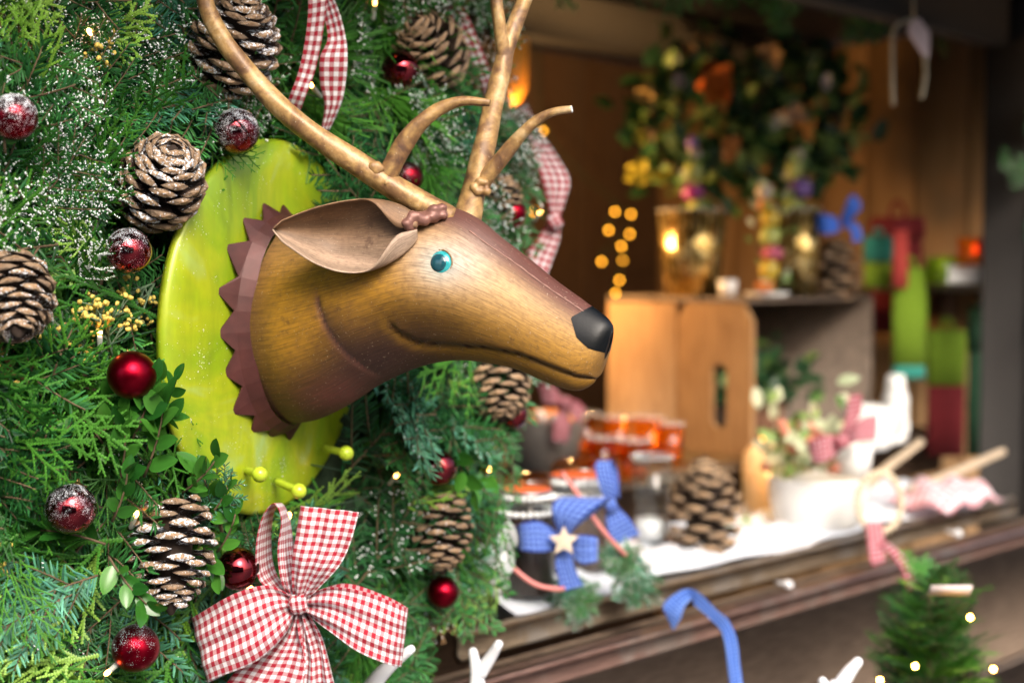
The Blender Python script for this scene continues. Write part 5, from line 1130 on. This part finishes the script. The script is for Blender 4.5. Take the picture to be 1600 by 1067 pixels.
# hanging tag
TD = 3.28
ht = empty('paper_tag', 'pale paper tag hanging on strings at the upper right', 'tag', P(1435, 20, TD)); q = [P(1424, 28, TD), P(1438, 30, TD), P(1453, 52, TD), P(1452, 92, TD), P(1442, 88, TD), P(1418, 50, TD)]
part('card', (np.array(q+[p+FW*.002 for p in q]), [tuple(range(6)), tuple(range(11, 5, -1))]+[(k, k+6, (k+1) % 6+6, (k+1) % 6) for k in range(6)]), plain('tag_card', (.6, .5, .55), .8, .1, 30), ht, smooth=False)
part('string', tube(spline([P(1445, 88, TD), P(1446, 120, TD), P(1440, 155, TD)], 14), .005, 6), plain('string', (.3, .28, .22), .9), ht); part('string', tube(spline([P(1428, 30, TD), P(1398, 45, TD), P(1394, 110, TD), P(1396, 165, TD)], 20), .005, 6), bpy.data.materials['string'], ht)
part('string', tube([P(1428, 30, TD), P(1425, -60, TD)], .003, 6), bpy.data.materials['string'], ht)
# garland under the roof and on the right post
g2 = empty('roof_garland', 'dark fir garland hanging under the stall roof at the top', 'garland', S(1, .0, 2.1))
for k in range(40):
    a_ = rnd.uniform(.2, 1.85); p = S(a_, rnd.uniform(-.2, -.12), 2.28+rnd.uniform(-.02, .03)); dv = nz(np.array([rnd.uniform(-1, 1), rnd.uniform(-1, .3), rnd.uniform(-1.2, .1)])); inst('fir_sprig', rnd.choice(KINDS['fir']), g2, frame(dv, N, p, rnd.uniform(.7, 1.1)))
g3 = empty('post_garland', 'evergreen garland climbing the right post of the stall', 'garland', S(1.9, .06, 1.4))
for k in range(22):
    p = S(1.9+rnd.uniform(-.03, .06), .04+rnd.uniform(0, .03), rnd.uniform(1.45, 2.1)); dv = nz(np.array([rnd.uniform(-1, 1), rnd.uniform(-1, .3), rnd.uniform(-1, .6)])); kk = rnd.choice(['firf', 'firb', 'cedb', 'ced']); inst(NAMES[kk], rnd.choice(KINDS[kk]), g3, frame(dv, N, p, rnd.uniform(.6, .9)))
# ------------------------------------------------------------------ in front of the stall
tr = P(1470, 985, 2.45); gb = np.array([tr[0], tr[1], 0]); top = P(1452, 915, 2.45)
tt = empty('little_christmas_tree', 'little green fir tree with fairy lights at the lower right corner', 'tree', gb)
part('trunk', tube([gb+Z*.2, gb+(top-gb)*.5, top-Z*.02], [.02, .014, .004], 8), M_['twig'], tt); part('pot', lathe([(.1, 0), (.14, .22), (.13, .22), (1e-5, .2)], gb, 24), plain('tree_pot', (.2, .1, .06), .8), tt)
zt = top[2]
for k in range(300):
    f = rnd.random()**.8; z = zt+.01-f*.5; rad = .01+.16*f**.7; t = rnd.uniform(0, 2*math.pi); p = np.array([gb[0]+(top[0]-gb[0])*(1-f), gb[1], z])+np.array([math.cos(t), math.sin(t), 0])*rad*.35*rnd.random(); dv = nz(np.array([math.cos(t)*.8, math.sin(t)*.8, rnd.uniform(.1, 1.2)])); kk = rnd.choice(['ced', 'fir', 'fir', 'ced', 'cedl', 'cedb']); inst(NAMES[kk], rnd.choice(KINDS[kk]), tt, frame(dv, Z, p, .46+.3*f))
for px, py in ((1516, 964), (1430, 1040), (1552, 1045), (1375, 1062)):
    c = P(px, py, 2.33); part('light_bulb', ball(c, .0042, 10, 7), M_['bulb2'] if 'bulb2' in M_ else M_.setdefault('bulb2', emit('tree_bulb', (1, .5, .08), 45)), tt)
tg = P(1485, 922, 2.36); tgo = empty('price_tag', 'blank pale card tag on top of the little tree', 'tag', tg); part('card', box(tg, (.034, .012, .002), (RT, UP*.7-FW*.7, FW*.7+UP*.7)), plain('tag_paper', (.72, .62, .6), .8, .06, 30), tgo); part('string', tube([tg-RT*.03, P(1440, 935, 2.42)], .0015, 6), bpy.data.materials['string'], tgo)
def white_antler(lab, strokes):
    b0 = P(strokes[0][-1][0], strokes[0][-1][1], strokes[0][-1][2]); o_ = empty('white_antler', lab, 'antler', np.array([b0[0], b0[1], 0]), 'white antlers in front of the stall')
    base = [P(q[0], q[1], q[2]) for q in strokes[0]]; r0 = [q[3]*q[2]/FPX for q in strokes[0]]; f = np.array([b0[0], b0[1], .02]); pts = spline(base+[b0*.6+f*.4, f], 50); rr = np.interp(np.linspace(0, 1, 50), np.linspace(0, 1, len(r0)+2), r0+[r0[-1]*1.1, r0[-1]*1.2])
    part('beam', tube(pts, rr, 14), M_['white'], o_); part('foot', lathe([(.09, 0), (.09, .02), (.03, .035), (1e-5, .036)], np.array([b0[0], b0[1], 0]), 24), M_['white'], o_)
    for st_ in strokes[1:]: part('tine', tube(spline([P(q[0], q[1], q[2]) for q in st_], 20), np.linspace(st_[0][3], st_[-1][3], 20)*st_[0][2]/FPX, 12), M_['white'], o_)
    for st_ in strokes: part('tip', ball(P(*st_[0][:3]), st_[0][3]*st_[0][2]/FPX, 12, 8), M_['white'], o_)
white_antler('forked white antler standing in front of the counter edge', [[(739, 1018, 2.12, 7), (744, 1045, 2.12, 10), (746, 1075, 2.12, 13), (746, 1110, 2.12, 14)], [(779, 1006, 2.10, 7), (768, 1024, 2.11, 9), (750, 1052, 2.12, 11)]])
white_antler('single white antler branch slanting out under the big bow', [[(642, 1014, 1.95, 7), (615, 1035, 1.96, 10), (588, 1062, 1.97, 13), (566, 1100, 1.98, 15), (556, 1150, 1.98, 16)]])
white_antler('white antler tip left of the little fir tree', [[(1340, 1034, 2.2, 8), (1325, 1052, 2.2, 11), (1308, 1080, 2.2, 13), (1300, 1110, 2.2, 14)], [(1285, 1064, 2.2, 7), (1298, 1085, 2.2, 9), (1305, 1105, 2.2, 10)]])

# ------------------------------------------------------------------ the street side, seen only in the baubles and the glossy nose
hs = empty('town_house', 'grey town house across the street, seen only as a dark skyline in the shiny baubles', 'house', (1.5, -9.5, 0))
part('wall', box((1.5, -9.5, 2.4), (7, .5, 2.4)), plain('grey_plaster', (.16, .15, .14), .8, .2, 2), hs)
part('roof', (np.array([(-5.8, -8.8, 4.8), (8.8, -8.8, 4.8), (8.8, -10.2, 4.8), (-5.8, -10.2, 4.8), (-5.0, -9.5, 6.4), (2.0, -9.5, 6.4), (3.0, -9.5, 5.6), (8.2, -9.5, 5.6)]), [(0, 1, 7, 6, 5, 4), (2, 3, 4, 5, 6, 7), (0, 4, 3), (1, 2, 7), (0, 3, 2, 1)]), plain('slate_roof', (.06, .05, .05), .7, .3, 8), hs, smooth=False)
for k in range(7):
    for zc in (1.5, 3.6):
        w_ = part('window', box((-4.6+k*2.0, -8.99, zc), (.42, .03, .65)), M_['porc'], hs); part('pane', box((-4.6+k*2.0, -8.95, zc), (.35, .015, .58)), plain('window_pane', (.03, .035, .04), .1, .1, 2) if k == 0 else bpy.data.materials['window_pane'], w_)
